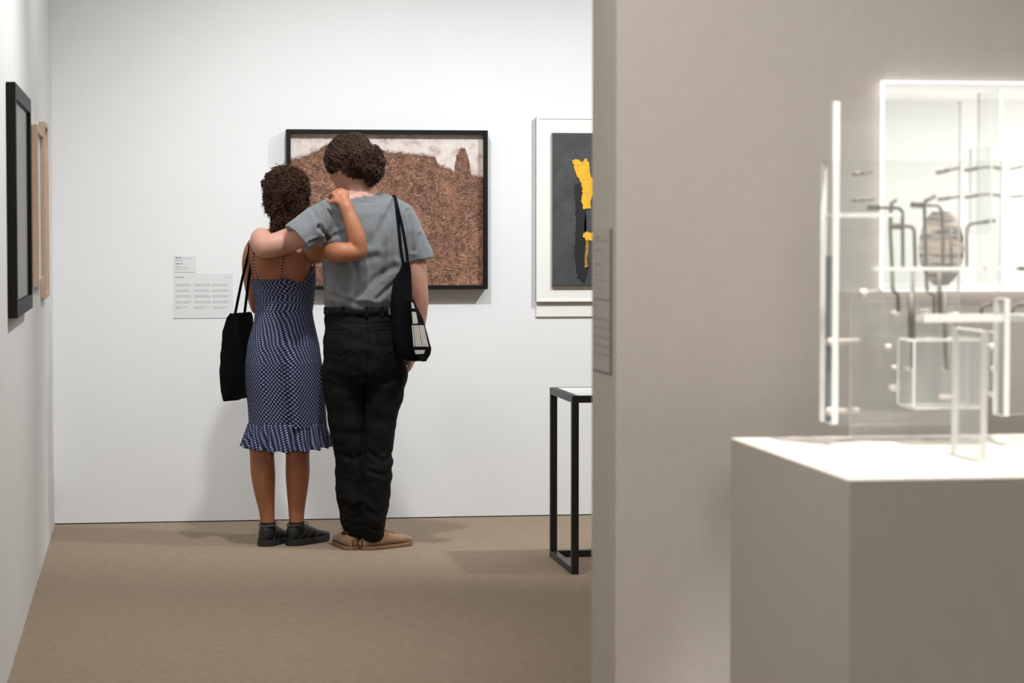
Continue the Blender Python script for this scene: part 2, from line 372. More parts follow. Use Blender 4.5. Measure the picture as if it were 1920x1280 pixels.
# left wall pictures
a = onX(15, 158, XL); b = onX(33, 597, -.399); c = onX(60, 400, -.399); t0 = onX(33, 158, -.399)
y0 = b.y; w = c.y - y0; h = t0.z - b.z
fr = frame_basis('X', y0, b.z, XL); og = fr((w / 2, 0, 0))
T = thing('black_framed_picture', og, 'large dark picture in thick black frame on left wall', 'picture')
rails(fr, w, h, .05, .001, .031).build('frame', M['black_frame'], T, origin=og)
mb = MB(); mb.box((.05, .05, .004), (w - .05, h - .05, .018), fr=fr); mb.build('print', M['dark_print'], T, origin=og)
def woodframe(px_n, px_f, pxside, ytop, ybot, label, rw=.03):
    q = onX(pxside, 400, XL); y0 = q.y; d = -.4065
    c = onX(px_f, 400, d); zt = onY(px_n, ytop, y0).z; zb = onY(px_n, ybot, y0).z
    w = c.y - y0; h = zt - zb; fr = frame_basis('X', y0, zb, XL); og = fr((w / 2, 0, 0))
    T = thing('wooden_framed_picture', og, label, 'picture', None)
    rails(fr, w, h, rw, .001, d - XL).build('frame', M['wood'], T, origin=og)
    mb = MB(); mb.box((rw, rw, .003), (w - rw, h - rw, .010), fr=fr); mb.build('mat_board', M['matboard'], T, origin=og)
    mb = MB(); mb.box((w * .3, h * .25, .0101), (w * .7, h * .75, .0115), fr=fr); mb.build('print', M['label'], T, origin=og)
woodframe(71, 83, 60, 233, 538, 'pale wooden framed picture directly behind the black framed one')
woodframe(84, 92, 74.6, 227, 560, 'taller pale wooden framed picture nearest the back corner', .02)

# ------------------------------------------------------------------ wall labels
random.seed(7)
def wordline(mb, fr, u0, u1, v, hh, w0=.0012, seg=(.006, .014), m=0, fill=1):
    u = u0
    while u < u1 - .002:
        l_ = min(random.uniform(*seg), u1 - u); mb.box((u, v, w0), (u + l_, v + hh, w0 + .0003), m=m, fr=fr); u += l_ + .0025
def label_small(fr, w, h, mats, label, og):
    T = thing('wall_label', og, label, 'label')
    mb = MB(); mb.box((0, 0, .0001), (w, h, .0012), fr=fr, bev=.0003); mb.box((0, -.0012, .0001), (w, -.0001, .0012), m=1, fr=fr); mb.build('card', mats[0], T, origin=og)
    mb = MB()
    for (v, ln, hh, m) in ((.86, .26, .003, 1), (.82, .72, .0018, 0), (.68, .33, .003, 0), (.48, .34, .0042, 1), (.33, .26, .002, 0), (.26, .66, .002, 0), (.15, .5, .0015, 0)):
        wordline(mb, fr, w * .09, w * (.09 + ln), h * v, hh, m=m)
    mb.build('printed_text', mats[1], T, origin=og)['kind'] = 'stuff'
def label_wide(fr, w, h, mats, label, og):
    T = thing('wall_text_panel', og, label, 'label')
    mb = MB(); mb.box((0, 0, .0001), (w, h, .0012), fr=fr, bev=.0003); mb.box((0, -.0016, .0001), (w, -.0001, .0016), m=1, fr=fr); mb.build('card', mats[0], T, origin=og)
    mb = MB()
    wordline(mb, fr, w * .03, w * .18, h * .90, .003, m=1); wordline(mb, fr, w * .87, w * .97, h * .90, .002)
    for ci, (c0, c1) in enumerate(((.035, .31), (.345, .63), (.66, .96))):
        for gi in range(5):
            for k in range(2):
                v = .745 - gi * .125 - k * .03
                e_ = c1 - (random.uniform(.0, .05)) - (.12 if gi == 4 and k == 1 else 0)
                wordline(mb, fr, w * c0, w * e_, h * v, .0019)
    mb.build('printed_text', mats[1], T, origin=og)['kind'] = 'stuff'
a = onY(325, 512, YB); b = onY(437, 596, YB); c = onY(325, 479, YB); d = onY(368, 511, YB)
cardm = [M['label'], M['ink']]; inkm = [M['ink'], M['ink_bold']]
fr = frame_basis('Y', a.x, b.z, YB); label_wide(fr, b.x - a.x, a.z - b.z, (cardm, inkm), 'wide three column white text panel on the back wall', fr((.1, 0, 0)))
fr = frame_basis('Y', c.x, d.z + .002, YB); label_small(fr, d.x - c.x, c.z - d.z - .002, (cardm, inkm), 'small white caption card above the wide text panel', fr((.05, 0, 0)))
# labels on the end of the divider wall: face x = DX looking -x
def frame_end(y_near, z0):  # viewer looks +x: right = -y
    return lambda p: Vector((DX - p[2], y_near - p[0], z0 + p[1]))
yn = onX(1147, 560, DX).y; yf = onX(1114, 560, DX).y
za = onX(1147, 428, DX).z; zb_ = onX(1147, 564, DX).z; zc_ = onX(1147, 701, DX).z
wl = yf - yn
cardd = [M['label_dim'], M['edge_dark']]; inkd = [M['ink_dim'], M['ink_dim']]
fr = lambda p: Vector((DX - p[2], yf - p[0], zc_ + p[1]))
label_wide(fr, wl, zb_ - zc_ - .002, (cardd, inkd), 'grey text panel on the narrow end of the divider wall', fr((.1, 0, 0)))
fr2 = lambda p: Vector((DX - p[2], yf - p[0], zb_ + p[1]))
label_small(fr2, wl, za - zb_, (cardd, inkd), 'grey caption card above text panel on divider wall end', fr2((.1, 0, 0)))
# thick near edge of the label plates
mb = MB(); mb.box((DX - .004, yn - .005, zc_), (DX - .0001, yn - .0005, za)); 
tag(mb.build('label_edge_strip', M['edge_dark'], origin=(DX, yn, zc_)), 'thin dark vertical strip edging the labels on the divider wall', 'strip')

# ------------------------------------------------------------------ black steel table
nb = onZ(1078, 1077, 0); fb = onZ(1033, 1045, 0)
tz = onY(1078, 742, nb.y).z
X0 = onZ(1072, 1077, 0).x; s_ = .029; Yn = nb.y; Yf = fb.y; X1 = X0 + 1.0
T = thing('metal_table', ((X0 + X1) / 2, (Yn + Yf) / 2, 0), 'open black steel frame table half hidden by the divider wall', 'table'); og = T.location
for (x, y) in ((X0, Yn), (X0, Yf), (X1 - s_, Yn), (X1 - s_, Yf)):
    MB().box((x, y, 0), (x + s_, y + s_, tz - s_), bev=.0015).build('leg', M['steel'], T, origin=og)
for (y) in (Yn, Yf): MB().box((X0, y, tz - s_ + .0002), (X1, y + s_, tz), bev=.0015).build('top_rail', M['steel'], T, origin=og)
for x in (X0, X1 - s_): MB().box((x, Yn + s_ + .0002, tz - s_), (x + s_, Yf - .0002, tz), bev=.0015).build('top_rail', M['steel'], T, origin=og)
for x in (X0, X1 - s_): MB().box((x, Yn + s_ + .0002, 0.0), (x + s_, Yf - .0002, s_), bev=.0015).build('bottom_rail', M['steel'], T, origin=og)
MB().box((X0 + s_ + .0002, Yf, 0), (X1 - s_ - .0002, Yf + s_, s_), bev=.0015).build('bottom_rail', M['steel'], T, origin=og)
MB().box((X0 + s_ + .0005, Yn + s_ + .0005, tz - .008), (X1 - s_ - .0005, Yf - .0005, tz - .0005)).build('tabletop', M['glass_top'], T, origin=og)

# ------------------------------------------------------------------ pedestal
PX = 1.145; q = onX(1590, 898, PX); PZ = q.z; PYn = q.y; PYf = onX(1370, 818, PX).y
PYf = min(PYf, FY - .02)
o = MB().box((PX, PYn, 0), (PX + 1.3, PYf, PZ), bev=.003).build('display_pedestal', M['pedestal'], origin=(PX + .65, (PYn + PYf) / 2, 0))
tag(o, 'large pale grey box pedestal under the clear acrylic sculpture', 'pedestal')

# ------------------------------------------------------------------ clay ovoid in the recess
OY = FY + .2
c = onY(1765, 468, OY); hh = (onY(1765, 395, OY).z - onY(1765, 541, OY).z) / 2; ww = (onY(1805, 468, OY).x - onY(1725, 468, OY).x) / 2
m = M['clay']; nt = m.node_tree; N = nt.nodes.new; L = nt.links.new; bs = nt.nodes['Principled BSDF']
tc = N('ShaderNodeTexCoord'); sp = N('ShaderNodeSeparateXYZ'); L(tc.outputs['Object'], sp.inputs[0])
cr = N('ShaderNodeValToRGB'); el = cr.color_ramp.elements
n1 = N('ShaderNodeTexNoise'); n1.inputs['Scale'].default_value = 40; mp = N('ShaderNodeMapping'); mp.inputs['Scale'].default_value = (.25, .25, 1.6); L(tc.outputs['Object'], mp.inputs[0]); L(mp.outputs[0], n1.inputs['Vector'])
L(n1.outputs[0], cr.inputs[0]); el[0].position = .42; el[0].color = lin((70, 54, 47)); el[1].position = .58; el[1].color = lin((200, 178, 160))
L(cr.outputs[0], bs.inputs['Base Color'])
T = thing('clay_vessel', (c.x, c.y, NZ0 + .0045), 'striped brown egg shaped clay vessel in the bright recess', 'vessel'); og = T.location
V = []; Fc = []; ns = 40; nr = 44
zb0 = NZ0 + .0045
for i in range(nr + 1):
    t = i / nr; ang = -math.pi / 2 + .25 + t * (math.pi - .25 - .0)
    rr = math.cos(ang) * ww * (1.02 if ang < 0 else 1) + 1e-4; zz = zb0 + hh * (math.sin(ang) + math.sin(math.pi / 2 - .25))
    rr *= 1 + .012 * math.sin(t * 60)
    for k in range(ns):
        a_ = 2 * math.pi * k / ns; V.append((c.x + rr * math.cos(a_), c.y + rr * math.sin(a_), zz))
for i in range(nr):
    for k in range(ns): Fc.append((i * ns + k, i * ns + (k + 1) % ns, (i + 1) * ns + (k + 1) % ns, (i + 1) * ns + k))
Fc.append(tuple(reversed(range(ns))))
mk('body', V, Fc, m, T, smooth=True, origin=og)
mb = MB().tube([(c.x, c.y, V[-1][2] - .012), (c.x, c.y, V[-1][2] - .004), (c.x, c.y, V[-1][2] + .004)], [.02, .022, .015], n=20); mb.build('white_cap', M['niche'], T, True, og)

# ------------------------------------------------------------------ acrylic sculpture
T = thing('acrylic_sculpture', (PX + .4, (PYn + PYf) / 2, PZ), 'clear acrylic sheets with dark metal hooks standing on white pedestal', 'sculpture'); og = T.location
YS = PYf - .10    # plane of the rear sheets
def sheet(name, lo, hi, m='acrylic', axis='y', th=.006):
    # faces get clear material, the cut edges a frosted one
    mb = MB(); mb.box(lo, hi)
    ax = {'x': 0, 'y': 1, 'z': 2}[axis]; mi = []
    for f in mb.F:
        vs = [Vector(mb.V[i]) for i in f]; n = (vs[1] - vs[0]).cross(vs[2] - vs[1]); mi.append(0 if abs(n[ax]) > max(abs(n[(ax + 1) % 3]), abs(n[(ax + 2) % 3])) else 1)
    mb.m = mi; return mb.build(name, [M[m], M['edge']], T, origin=og)
def sheetY(px0, py0, px1, py1, y, m='acrylic', th=.006):
    a = onY(px0, py0, y); b = onY(px1, py1, y)
    return sheet('acrylic_sheet', (a.x, y, b.z), (b.x, y + th, a.z), m)
def sheetX(pxn, pyt, pyb, pxf, x, m='acrylic', th=.006):
    a = onX(pxn, pyt, x); b = onX(pxn, pyb, x); c = onX(pxf, 500, x)
    return sheet('acrylic_sheet', (x, min(a.y, c.y), b.z), (x + th, max(a.y, c.y), a.z), m, 'x')
s1 = sheetY(1562, 188, 1797, 795, YS, th=.012)
s2 = sheetY(1565, 300, 1877, 545, YS - .09, th=.008)
# base upright sheet standing on the pedestal
ys3 = YS + .05; a = onY(1597, 565, ys3); b = onY(1800, 700, ys3)
sheet('acrylic_sheet', (a.x, ys3, PZ + .0005), (b.x, ys3 + .008, a.z))
xP = onZ(1850, 866, PZ).x; yP = onZ(1850, 866, PZ).y
p_t = onX(1850, 620, xP); yPf = onX(1797, 640, xP).y
sheet('acrylic_sheet', (xP - .012, yP, PZ + .0005), (xP, yPf, p_t.z), 'acrylic_haze', 'x')
sheetX(1875, 168, 545, 1830, onY(1877, 300, YS - .02).x, th=.005)
xq = onY(1858, 300, YS - .15).x; sheetX(1858, 275, 440, 1815, xq, 'acrylic', .004)
# horizontal shelf strips (seen edge on)
def shelf(px0, px1, py, y, dep, th=.009, m=None, nm='acrylic_shelf'):
    a = onY(px0, py, y); b = onY(px1, py, y)
    return sheet(nm, (a.x, y, a.z - th / 2), (b.x, y + dep, a.z + th / 2), 'acrylic', 'z')
shelf(1567, 1690, 403, YS - .088, .08, .008)
shelf(1640, 1876, 504, YS - .11, .02, .007)
shelf(1733, 1960, 597, YS - .16, .05, .014)
# vertical bright sheet edges
def sheetEdge(px, py0, py1, y, dep, th=.010, m='acrylic'):
    a = onY(px, py0, y); b = onY(px, py1, y); return sheet('acrylic_sheet', (a.x - th / 2, y, b.z), (a.x + th / 2, y + dep, a.z), m, 'x')
sheetEdge(1569, 190, 795, YS - .003, .002, .013)
sheetEdge(1568, 300, 795, YS - .10, .085, .012)
sheetEdge(1889, 560, 780, YS - .17, .06, .011)
sheetEdge(1868, 622, 742, YS - .05, .05, .010)
sheetY(1893, 590, 2050, 775, YS - .165)
o = MB().box(onY(1552, 790, YS - .06), onY(1563, 480, YS - .06) + Vector((0, .02, 0))).build('blue_strip', M['blue_edge'], T, origin=og)
# clear box in front
bx = YS - .13
a = onY(1716, 640, bx); b = onY(1845, 762, bx); D = .10; th = .004
lo = Vector((a.x, bx, b.z)); hi = Vector((b.x, bx + D, a.z))
bxm = 'acrylic_haze'
sheet('box_panel', (lo.x, bx, lo.z), (hi.x, bx + th, hi.z), 'acrylic')
sheet('box_panel', (lo.x, bx + D, lo.z), (hi.x, bx + D + th, hi.z), bxm)
sheet('box_panel', (lo.x, bx, hi.z), (hi.x, bx + D, hi.z + th), bxm, 'z')
sheet('box_panel', (lo.x, bx, lo.z - th), (hi.x, bx + D, lo.z), bxm, 'z')
sheet('box_panel', (lo.x - th, bx, lo.z), (lo.x, bx + D, hi.z), 'acrylic', 'x')
sheet('box_panel', (hi.x, bx, lo.z), (hi.x + th, bx + D, hi.z), bxm, 'x')
MB().box(onY(1762, 747, bx - .006), onY(1796, 739, bx - .001)).build('white_label', M['standoff'], T, origin=og)
# standoffs
for (pa, pb, py) in ((1554, 1608, 641), (1554, 1608, 771), (1616, 1650, 549)):
    A = onY(pa, py, YS - .07); B = onY(pb, py - 2, YS - .02)
    MB().tube([A, A.lerp(B, .15), A.lerp(B, .15), B], [.008, .008, .0055, .0055], n=12).build('standoff', M['standoff'], T, True, og)
for (px, py, r) in ((1667, 650, .0055), (1678, 688, .004), (1677, 727, .0065), (1706, 692, .005), (1682, 588, .006), (1738, 585, .006), (1769, 590, .005), (1794, 590, .005), (1863, 650, .007), (1865, 692, .006), (1861, 740, .006), (1769, 693, .004)):
    p = onY(px, py, YS - .05); MB().tube([p, p + Vector((0, .008, 0)), p + Vector((0, .05, 0))], [r, r, r * .4], n=12).build('white_pin', M['standoff'], T, True, og)
# metal hooks
def hook(pts, r=.0035, y=None, head=None, dys=None):
    r *= .85
    y = YS - .06 if y is None else y
    P = [onY(px, py, y + (dys[i] if dys else 0)) for i, (px, py) in enumerate(pts)]
    Q = []
    for i, p in enumerate(P):       # small rounding at bends
        if 0 < i < len(P) - 1:
            a = P[i - 1]; b = P[i + 1]; k = min(.012, (p - a).length * .4, (b - p).length * .4)
            p0 = p + (a - p).normalized() * k; p1 = p + (b - p).normalized() * k
            for t in (0, .33, .67, 1): Q.append((1 - t) ** 2 * p0 + 2 * t * (1 - t) * p + t * t * p1)
        else: Q.append(p)
    mb = MB().tube(Q, r, n=10)
    if head:
        p = P[0]; d = (P[1] - P[0]).normalized(); mb.tube([p - d * .012, p - d * .012, p + d * .012, p + d * .012], [r * .8, r * head, r * head, r], n=12)
    mb.build('hook', M['hook'], T, True, og)
hook([(1681, 374), (1671, 380), (1669, 430), (1673, 503)], .0042)
hook([(1638, 389), (1692, 390), (1693, 505)], .004, head=1.7)
hook([(1680, 424), (1714, 424), (1716, 500)], .0042, head=1.7)
hook([(1744, 372), (1733, 378), (1734, 430), (1738, 545)], .004, head=1.2)
hook([(1719, 384), (1765, 386), (1768, 440), (1768, 500)], .0035, head=1.9)
hook([(1783, 425), (1784, 500)], .003)
hook([(1854, 415), (1812, 421), (1813, 505)], .0032, head=1.4)
hook([(1609, 325), (1636, 322)], .003, head=1.5); hook([(1609, 375), (1640, 374)], .003, head=1.4)
hook([(1767, 321), (1800, 314)], .003, head=1.6); hook([(1820, 317), (1853, 312), (1876, 316)], .003, head=1.5)
hook([(1770, 372), (1800, 368)], .003, head=1.5); hook([(1820, 368), (1853, 363), (1876, 367)], .003, head=1.4)
hook([(1908, 314), (1892, 318)], .002, head=1.2); hook([(1908, 368), (1894, 369)], .002, head=1.2)
hook([(1673, 508), (1674, 545), (1684, 552), (1684, 585)], .0048)
hook([(1712, 508), (1710, 690)], .0045); hook([(1708, 548), (1710, 640)], .0085)
hook([(1739, 548), (1752, 552), (1752, 588)], .0035); hook([(1761, 508), (1762, 592)], .005)
hook([(1772, 545), (1772, 660), (1775, 692)], .0055); hook([(1794, 600), (1794, 645)], .005)
hook([(1918, 570), (1900, 572), (1897, 592)], .004, head=1.5); hook([(1860, 570), (1840, 574), (1840, 592)], .004)
hook([(1922, 503), (1905, 503)], .003, head=1.8)

# ------------------------------------------------------------------ volumetric modelling (people)
class Field:
    def __init__(s, lo, hi, h):
        s.lo = np.array(lo, float); s.h = h; s.n = np.ceil((np.array(hi) - s.lo) / h).astype(int) + 1
        s.D = np.full(s.n, .06, np.float32)
        s.ax = [s.lo[i] + np.arange(s.n[i]) * h for i in range(3)]
    def blk(s, lo, hi):
        i0 = np.clip(np.floor((np.array(lo) - s.lo) / s.h).astype(int), 0, s.n); i1 = np.clip(np.ceil((np.array(hi) - s.lo) / s.h).astype(int) + 1, 0, s.n)
        sl = tuple(slice(a, b) for a, b in zip(i0, i1))
        X = s.ax[0][sl[0]][:, None, None].astype(np.float32); Y = s.ax[1][sl[1]][None, :, None].astype(np.float32); Z = s.ax[2][sl[2]][None, None, :].astype(np.float32)
        return sl, X, Y, Z
    def comb(s, sl, d, k, sub=False):
        D = s.D[sl]
        if D.size == 0: return
        d = np.broadcast_to(d, D.shape)
        if sub:
            A = -D; B = d
            h = np.maximum(k - np.abs(A - B), 0) / k; s.D[sl] = -(np.minimum(A, B) - h * h * k / 4)
        else:
            h = np.maximum(k - np.abs(D - d), 0) / k; s.D[sl] = np.minimum(D, d) - h * h * k / 4
    def cone(s, a, b, ra, rb, k=.01, sub=False):
        a = np.array(a, float); b = np.array(b, float); m = max(ra, rb) + k + .03
        sl, X, Y, Z = s.blk(np.minimum(a, b) - m, np.maximum(a, b) + m)
        ba = b - a; L2 = max(ba @ ba, 1e-12)
        t = np.clip(((X - a[0]) * ba[0] + (Y - a[1]) * ba[1] + (Z - a[2]) * ba[2]) / L2, 0, 1)
        d = np.sqrt((X - a[0] - t * ba[0]) ** 2 + (Y - a[1] - t * ba[1]) ** 2 + (Z - a[2] - t * ba[2]) ** 2) - (ra + (rb - ra) * t)
        s.comb(sl, d if not sub else d, k, False) if not sub else s.subt(sl, d, k)
    def subt(s, sl, d, k):    # smooth max(D, -d)
        D = s.D[sl]; nd = -np.broadcast_to(d, D.shape); h = np.maximum(k - np.abs(D - nd), 0) / k; s.D[sl] = np.maximum(D, nd) + h * h * k / 4
    def chain(s, pts, k=.008, kk=.01, n=5, sub=False):   # pts: (x,y,z,r); union among itself, then into the field
        sp = spline(pts, n)
        for a, b in zip(sp[:-1], sp[1:]): s.cone(a[:3], b[:3], a[3], b[3], kk if not sub else k, sub)
    def ell(s, c, r, Rm=None, k=.01, sub=False):
        c = np.array(c, float); m = max(r) + k + .03
        sl, X, Y, Z = s.blk(c - m, c + m); x = X - c[0]; y = Y - c[1]; z = Z - c[2]
        if Rm is None: u, v, w = x, y, z
        else:
            q = np.array(Rm); u = x * q[0][0] + y * q[1][0] + z * q[2][0]; v = x * q[0][1] + y * q[1][1] + z * q[2][1]; w = x * q[0][2] + y * q[1][2] + z * q[2][2]
        k0 = np.sqrt((u / r[0]) ** 2 + (v / r[1]) ** 2 + (w / r[2]) ** 2); k1 = np.sqrt((u / r[0] ** 2) ** 2 + (v / r[1] ** 2) ** 2 + (w / r[2] ** 2) ** 2) + 1e-9
        d = k0 * (k0 - 1) / k1
        if sub: s.subt(sl, d, k)
        else: s.comb(sl, d, k)
    def stack(s, rows, k=.01, e=2.3):      # rows: (z, cx, cy, a, b), z ascending
        A = np.array(sorted(rows), float); z0, z1 = A[0, 0], A[-1, 0]; m = A[:, 3:5].max() + .05
        sl, X, Y, Z = s.blk((A[:, 1].min() - m, A[:, 2].min() - m, z0 - .04), (A[:, 1].max() + m, A[:, 2].max() + m, z1 + .04))
        zz = Z.ravel(); I = [np.interp(zz, A[:, 0], A[:, i])[None, None, :] for i in range(1, 5)]
        ker = np.ones(1)
        cx, cy, a, b = I
        q = (np.abs((X - cx) / a) ** e + np.abs((Y - cy) / b) ** e) ** (1 / e)
        d = (q - 1) * np.minimum(a, b)
        dz = np.maximum(z0 - Z, Z - z1); d = np.where(dz > 0, np.sqrt(np.maximum(d, 0) ** 2 + dz ** 2), np.maximum(d, dz))
        s.comb(sl, d, k)
    def plane(s, p, n, lo, hi, k=.004):    # cut away the side the normal points to, inside a box
        sl, X, Y, Z = s.blk(lo, hi); n = np.array(n, float); n /= np.linalg.norm(n)
        d = (X - p[0]) * n[0] + (Y - p[1]) * n[1] + (Z - p[2]) * n[2]; D = s.D[sl]; s.D[sl] = np.maximum(D, d)
    def mesh(s, smooth=1):
        D = s.D; B = D < 0; nx, ny, nz_ = D.shape
        c = np.zeros((nx - 1, ny - 1, nz_ - 1), np.int8)
        for i in (0, 1):
            for j in (0, 1):
                for k in (0, 1): c += B[i:nx - 1 + i, j:ny - 1 + j, k:nz_ - 1 + k]
        act = (c > 0) & (c < 8); I = np.argwhere(act); idx = -np.ones(act.shape, np.int64); idx[act] = np.arange(len(I))
        acc = np.zeros((len(I), 3)); cnt = np.zeros(len(I))
        cor = [(i, j, k) for i in (0, 1) for j in (0, 1) for k in (0, 1)]
        for a in cor:
            for ax in range(3):
                if a[ax]: continue
                b = list(a); b[ax] = 1
                da = D[I[:, 0] + a[0], I[:, 1] + a[1], I[:, 2] + a[2]]; db = D[I[:, 0] + b[0], I[:, 1] + b[1], I[:, 2] + b[2]]
                m = (da < 0) != (db < 0); t = np.zeros(len(I)); t[m] = da[m] / (da[m] - db[m])
                p = np.array(a, float)[None].repeat(len(I), 0); p[:, ax] = t; acc[m] += p[m]; cnt[m] += 1
        V = s.lo + (I + acc / cnt[:, None]) * s.h
        Fc = []
        for ax in range(3):
            sl0 = [slice(1, -1)] * 3; sl1 = [slice(1, -1)] * 3; sl0[ax] = slice(0, -1); sl1[ax] = slice(1, None)
            A = B[tuple(sl0)]; C = B[tuple(sl1)]
            for flip, mk_ in ((False, A & ~C), (True, ~A & C)):
                E = np.argwhere(mk_); 
                if len(E) == 0: continue
                off = np.ones(3, int); off[ax] = 0; E = E + off
                u, v = (ax + 1) % 3, (ax + 2) % 3; q = []
                for du, dv in ((-1, -1), (0, -1), (0, 0), (-1, 0)):
                    P = E.copy(); P[:, u] += du; P[:, v] += dv; q.append(idx[P[:, 0], P[:, 1], P[:, 2]])
                q = np.stack(q, 1); Fc.append(q[:, ::-1] if flip else q)
        Fc = np.concatenate(Fc); Fc = Fc[(Fc >= 0).all(1)]
        e = np.concatenate([Fc[:, [0, 1]], Fc[:, [1, 2]], Fc[:, [2, 3]], Fc[:, [3, 0]]])
        for _ in range(smooth):
            sm = np.zeros_like(V); ct = np.zeros(len(V))
            for i in range(3): sm[:, i] = np.bincount(e[:, 0], V[e[:, 1], i], len(V)) + np.bincount(e[:, 1], V[e[:, 0], i], len(V))
            ct = np.bincount(e[:, 0], minlength=len(V)) + np.bincount(e[:, 1], minlength=len(V))
            V = V * .4 + .6 * sm / np.maximum(ct, 1)[:, None]
        return V, Fc
def normals(V, Fc):
    n = np.cross(V[Fc[:, 2]] - V[Fc[:, 0]], V[Fc[:, 3]] - V[Fc[:, 1]]); N_ = np.zeros_like(V)
    for i in range(4):
        for c_ in range(3): N_[:, c_] += np.bincount(Fc[:, i], n[:, c_], len(V))
    return N_ / (np.linalg.norm(N_, axis=1)[:, None] + 1e-12)
def crease(V, N_, lines, side=None):      # lines: (pts world xz list, depth, width); only the camera side (normal y<0)
    D = np.zeros(len(V))
    for pts, dep, wd in lines:
        P = np.array([(p[0], p[2]) for p in pts]); dmin = np.full(len(V), 9.)
        for a, b in zip(P[:-1], P[1:]):
            ab = b - a; t = np.clip(((V[:, [0, 2]] - a) @ ab) / (ab @ ab + 1e-12), 0, 1); dmin = np.minimum(dmin, np.linalg.norm(V[:, [0, 2]] - a - t[:, None] * ab, axis=1))
        D += -dep * np.exp(-(dmin / wd) ** 2) + dep * .45 * np.exp(-((dmin - 2.0 * wd) / (wd * 1.1)) ** 2)
    w = np.clip(-N_[:, 1] * 2 + .3, 0, 1)
    return V + N_ * (D * w)[:, None]
def wrinkle(V, N_, sc, amp, stretch=(1, 1, 1), seed=0):
    st = np.array(stretch); d = np.array([noise.noise(Vector(v * st * sc) + Vector((seed, seed * 2, 0))) for v in V]); return V + N_ * (d * amp)[:, None]
def basis(fwd, up):
    f = Vector(fwd).normalized(); r = f.cross(Vector(up)).normalized(); u = r.cross(f); return r, f, u
def head(fd, c, fwd, up, sc=1.0):          # c: centre of the skull. returns eye positions etc
    r, f, u = basis(fwd, up); Rm = np.array([r, f, u]).T
    g = lambda x, y, z: np.array(Vector(c) + (r * x + f * y + u * z) * sc)
    E = lambda p, rad, k=.015, sub=False: fd.ell(g(*p), [q * sc for q in rad], Rm, k, sub)
    E((0, -.012, .025), (.074, .092, .082))             # cranium
    E((0, .03, -.015), (.062, .068, .078), .02)         # face mass
    E((0, .048, -.062), (.044, .045, .042), .025)       # jaw
    E((0, .082, -.088), (.020, .016, .016), .015)       # chin
    E((0, .080, .020), (.052, .014, .012), .012)        # brow
    for s_ in (-1, 1):
        E((s_ * .030, .090, .002), (.015, .012, .010), .006, True)
        E((s_ * .038, .070, -.022), (.020, .018, .017), .012)
        E((s_ * .030, .079, .001), (.012, .010, .010), .003)
        E((s_ * .076, -.006, -.012), (.011, .020, .033), .006)  # ear
        E((s_ * .0835, .002, -.010), (.004, .009, .018), .004, True)
    fd.cone(g(0, .093, .004), g(0, .111, -.030), .007 * sc, .011 * sc, .008)   # nose
    for s_ in (-1, 1): E((s_ * .010, .102, -.033), (.007, .008, .006), .005)
    E((0, .094, -.053), (.022, .008, .006), .005); E((0, .092, -.063), (.019, .008, .006), .005)
    E((0, .103, -.0575), (.024, .006, .0018), .002, True)
    return g, (r, f, u)
def eyes(g, basis_, parent, og, sc=1):
    for s_ in (-1, 1):
        p = g(s_ * .030, .0765, .001); mb = MB().ball(p, .0112 * sc, seg=14, rings=10); mb.build('eye', M['eye'], parent, True, og)
        q = g(s_ * .030, .0845, .001); mb = MB().ball(q, .0048 * sc, seg=10, rings=8); mb.build('iris', M['iris'], parent, True, og)
def P3(px, py, y): return np.array(onY(px, py, y))
def pt(px, py, y, r): return (*onY(px, py, y), r)
def bvh(V, Fc): return BVHTree.FromPolygons([Vector(v) for v in V], [tuple(int(i) for i in f) for f in Fc])
def hit(B, px, py, off=.002):
    v = ray(px, py).normalized(); h_ = B.ray_cast(Vector((0, 0, H)), v)
    return None if h_[0] is None else h_[0] - v * off

def curls(mb, roots, rng, length=(.04, .08), hr=(.005, .010), tr=(.0013, .0022), grav=.6, m2=.35, turns=(1.5, 3.5), spread=.35):
    for (p, n) in roots:
        p = Vector(p); n = Vector(n)
        Lg = rng.uniform(*length); d = (n + Vector((rng.uniform(-1, 1), rng.uniform(-1, 1), rng.uniform(-1, 1))) * spread).normalized()
        u = d.orthogonal().normalized(); w = d.cross(u); ph = rng.uniform(0, 6.28); tn = rng.uniform(*turns) * rng.choice([-1, 1]); r0 = rng.uniform(*hr); t0 = rng.uniform(*tr)
        pts = []; rs = []; q = p - d * .006; ns = 16; dd = d.copy()
        for i in range(ns + 1):
            t = i / ns; a = ph + t * tn * 6.283; rr = r0 * min(1, t * 4)
            pts.append(q + (u * math.cos(a) + w * math.sin(a)) * rr); rs.append(t0 * (1 - .5 * t))
            dd = (dd + Vector((0, 0, -grav / ns * 2.2))).normalized()
            # stay outside of the head
            k = max(0, -dd.dot(n)); dd = (dd + n * k * .8).normalized()
            q = q + dd * (Lg / ns)
        mb.tube(pts, rs, n=4, m=1 if rng.random() < m2 else 0, cap=False)

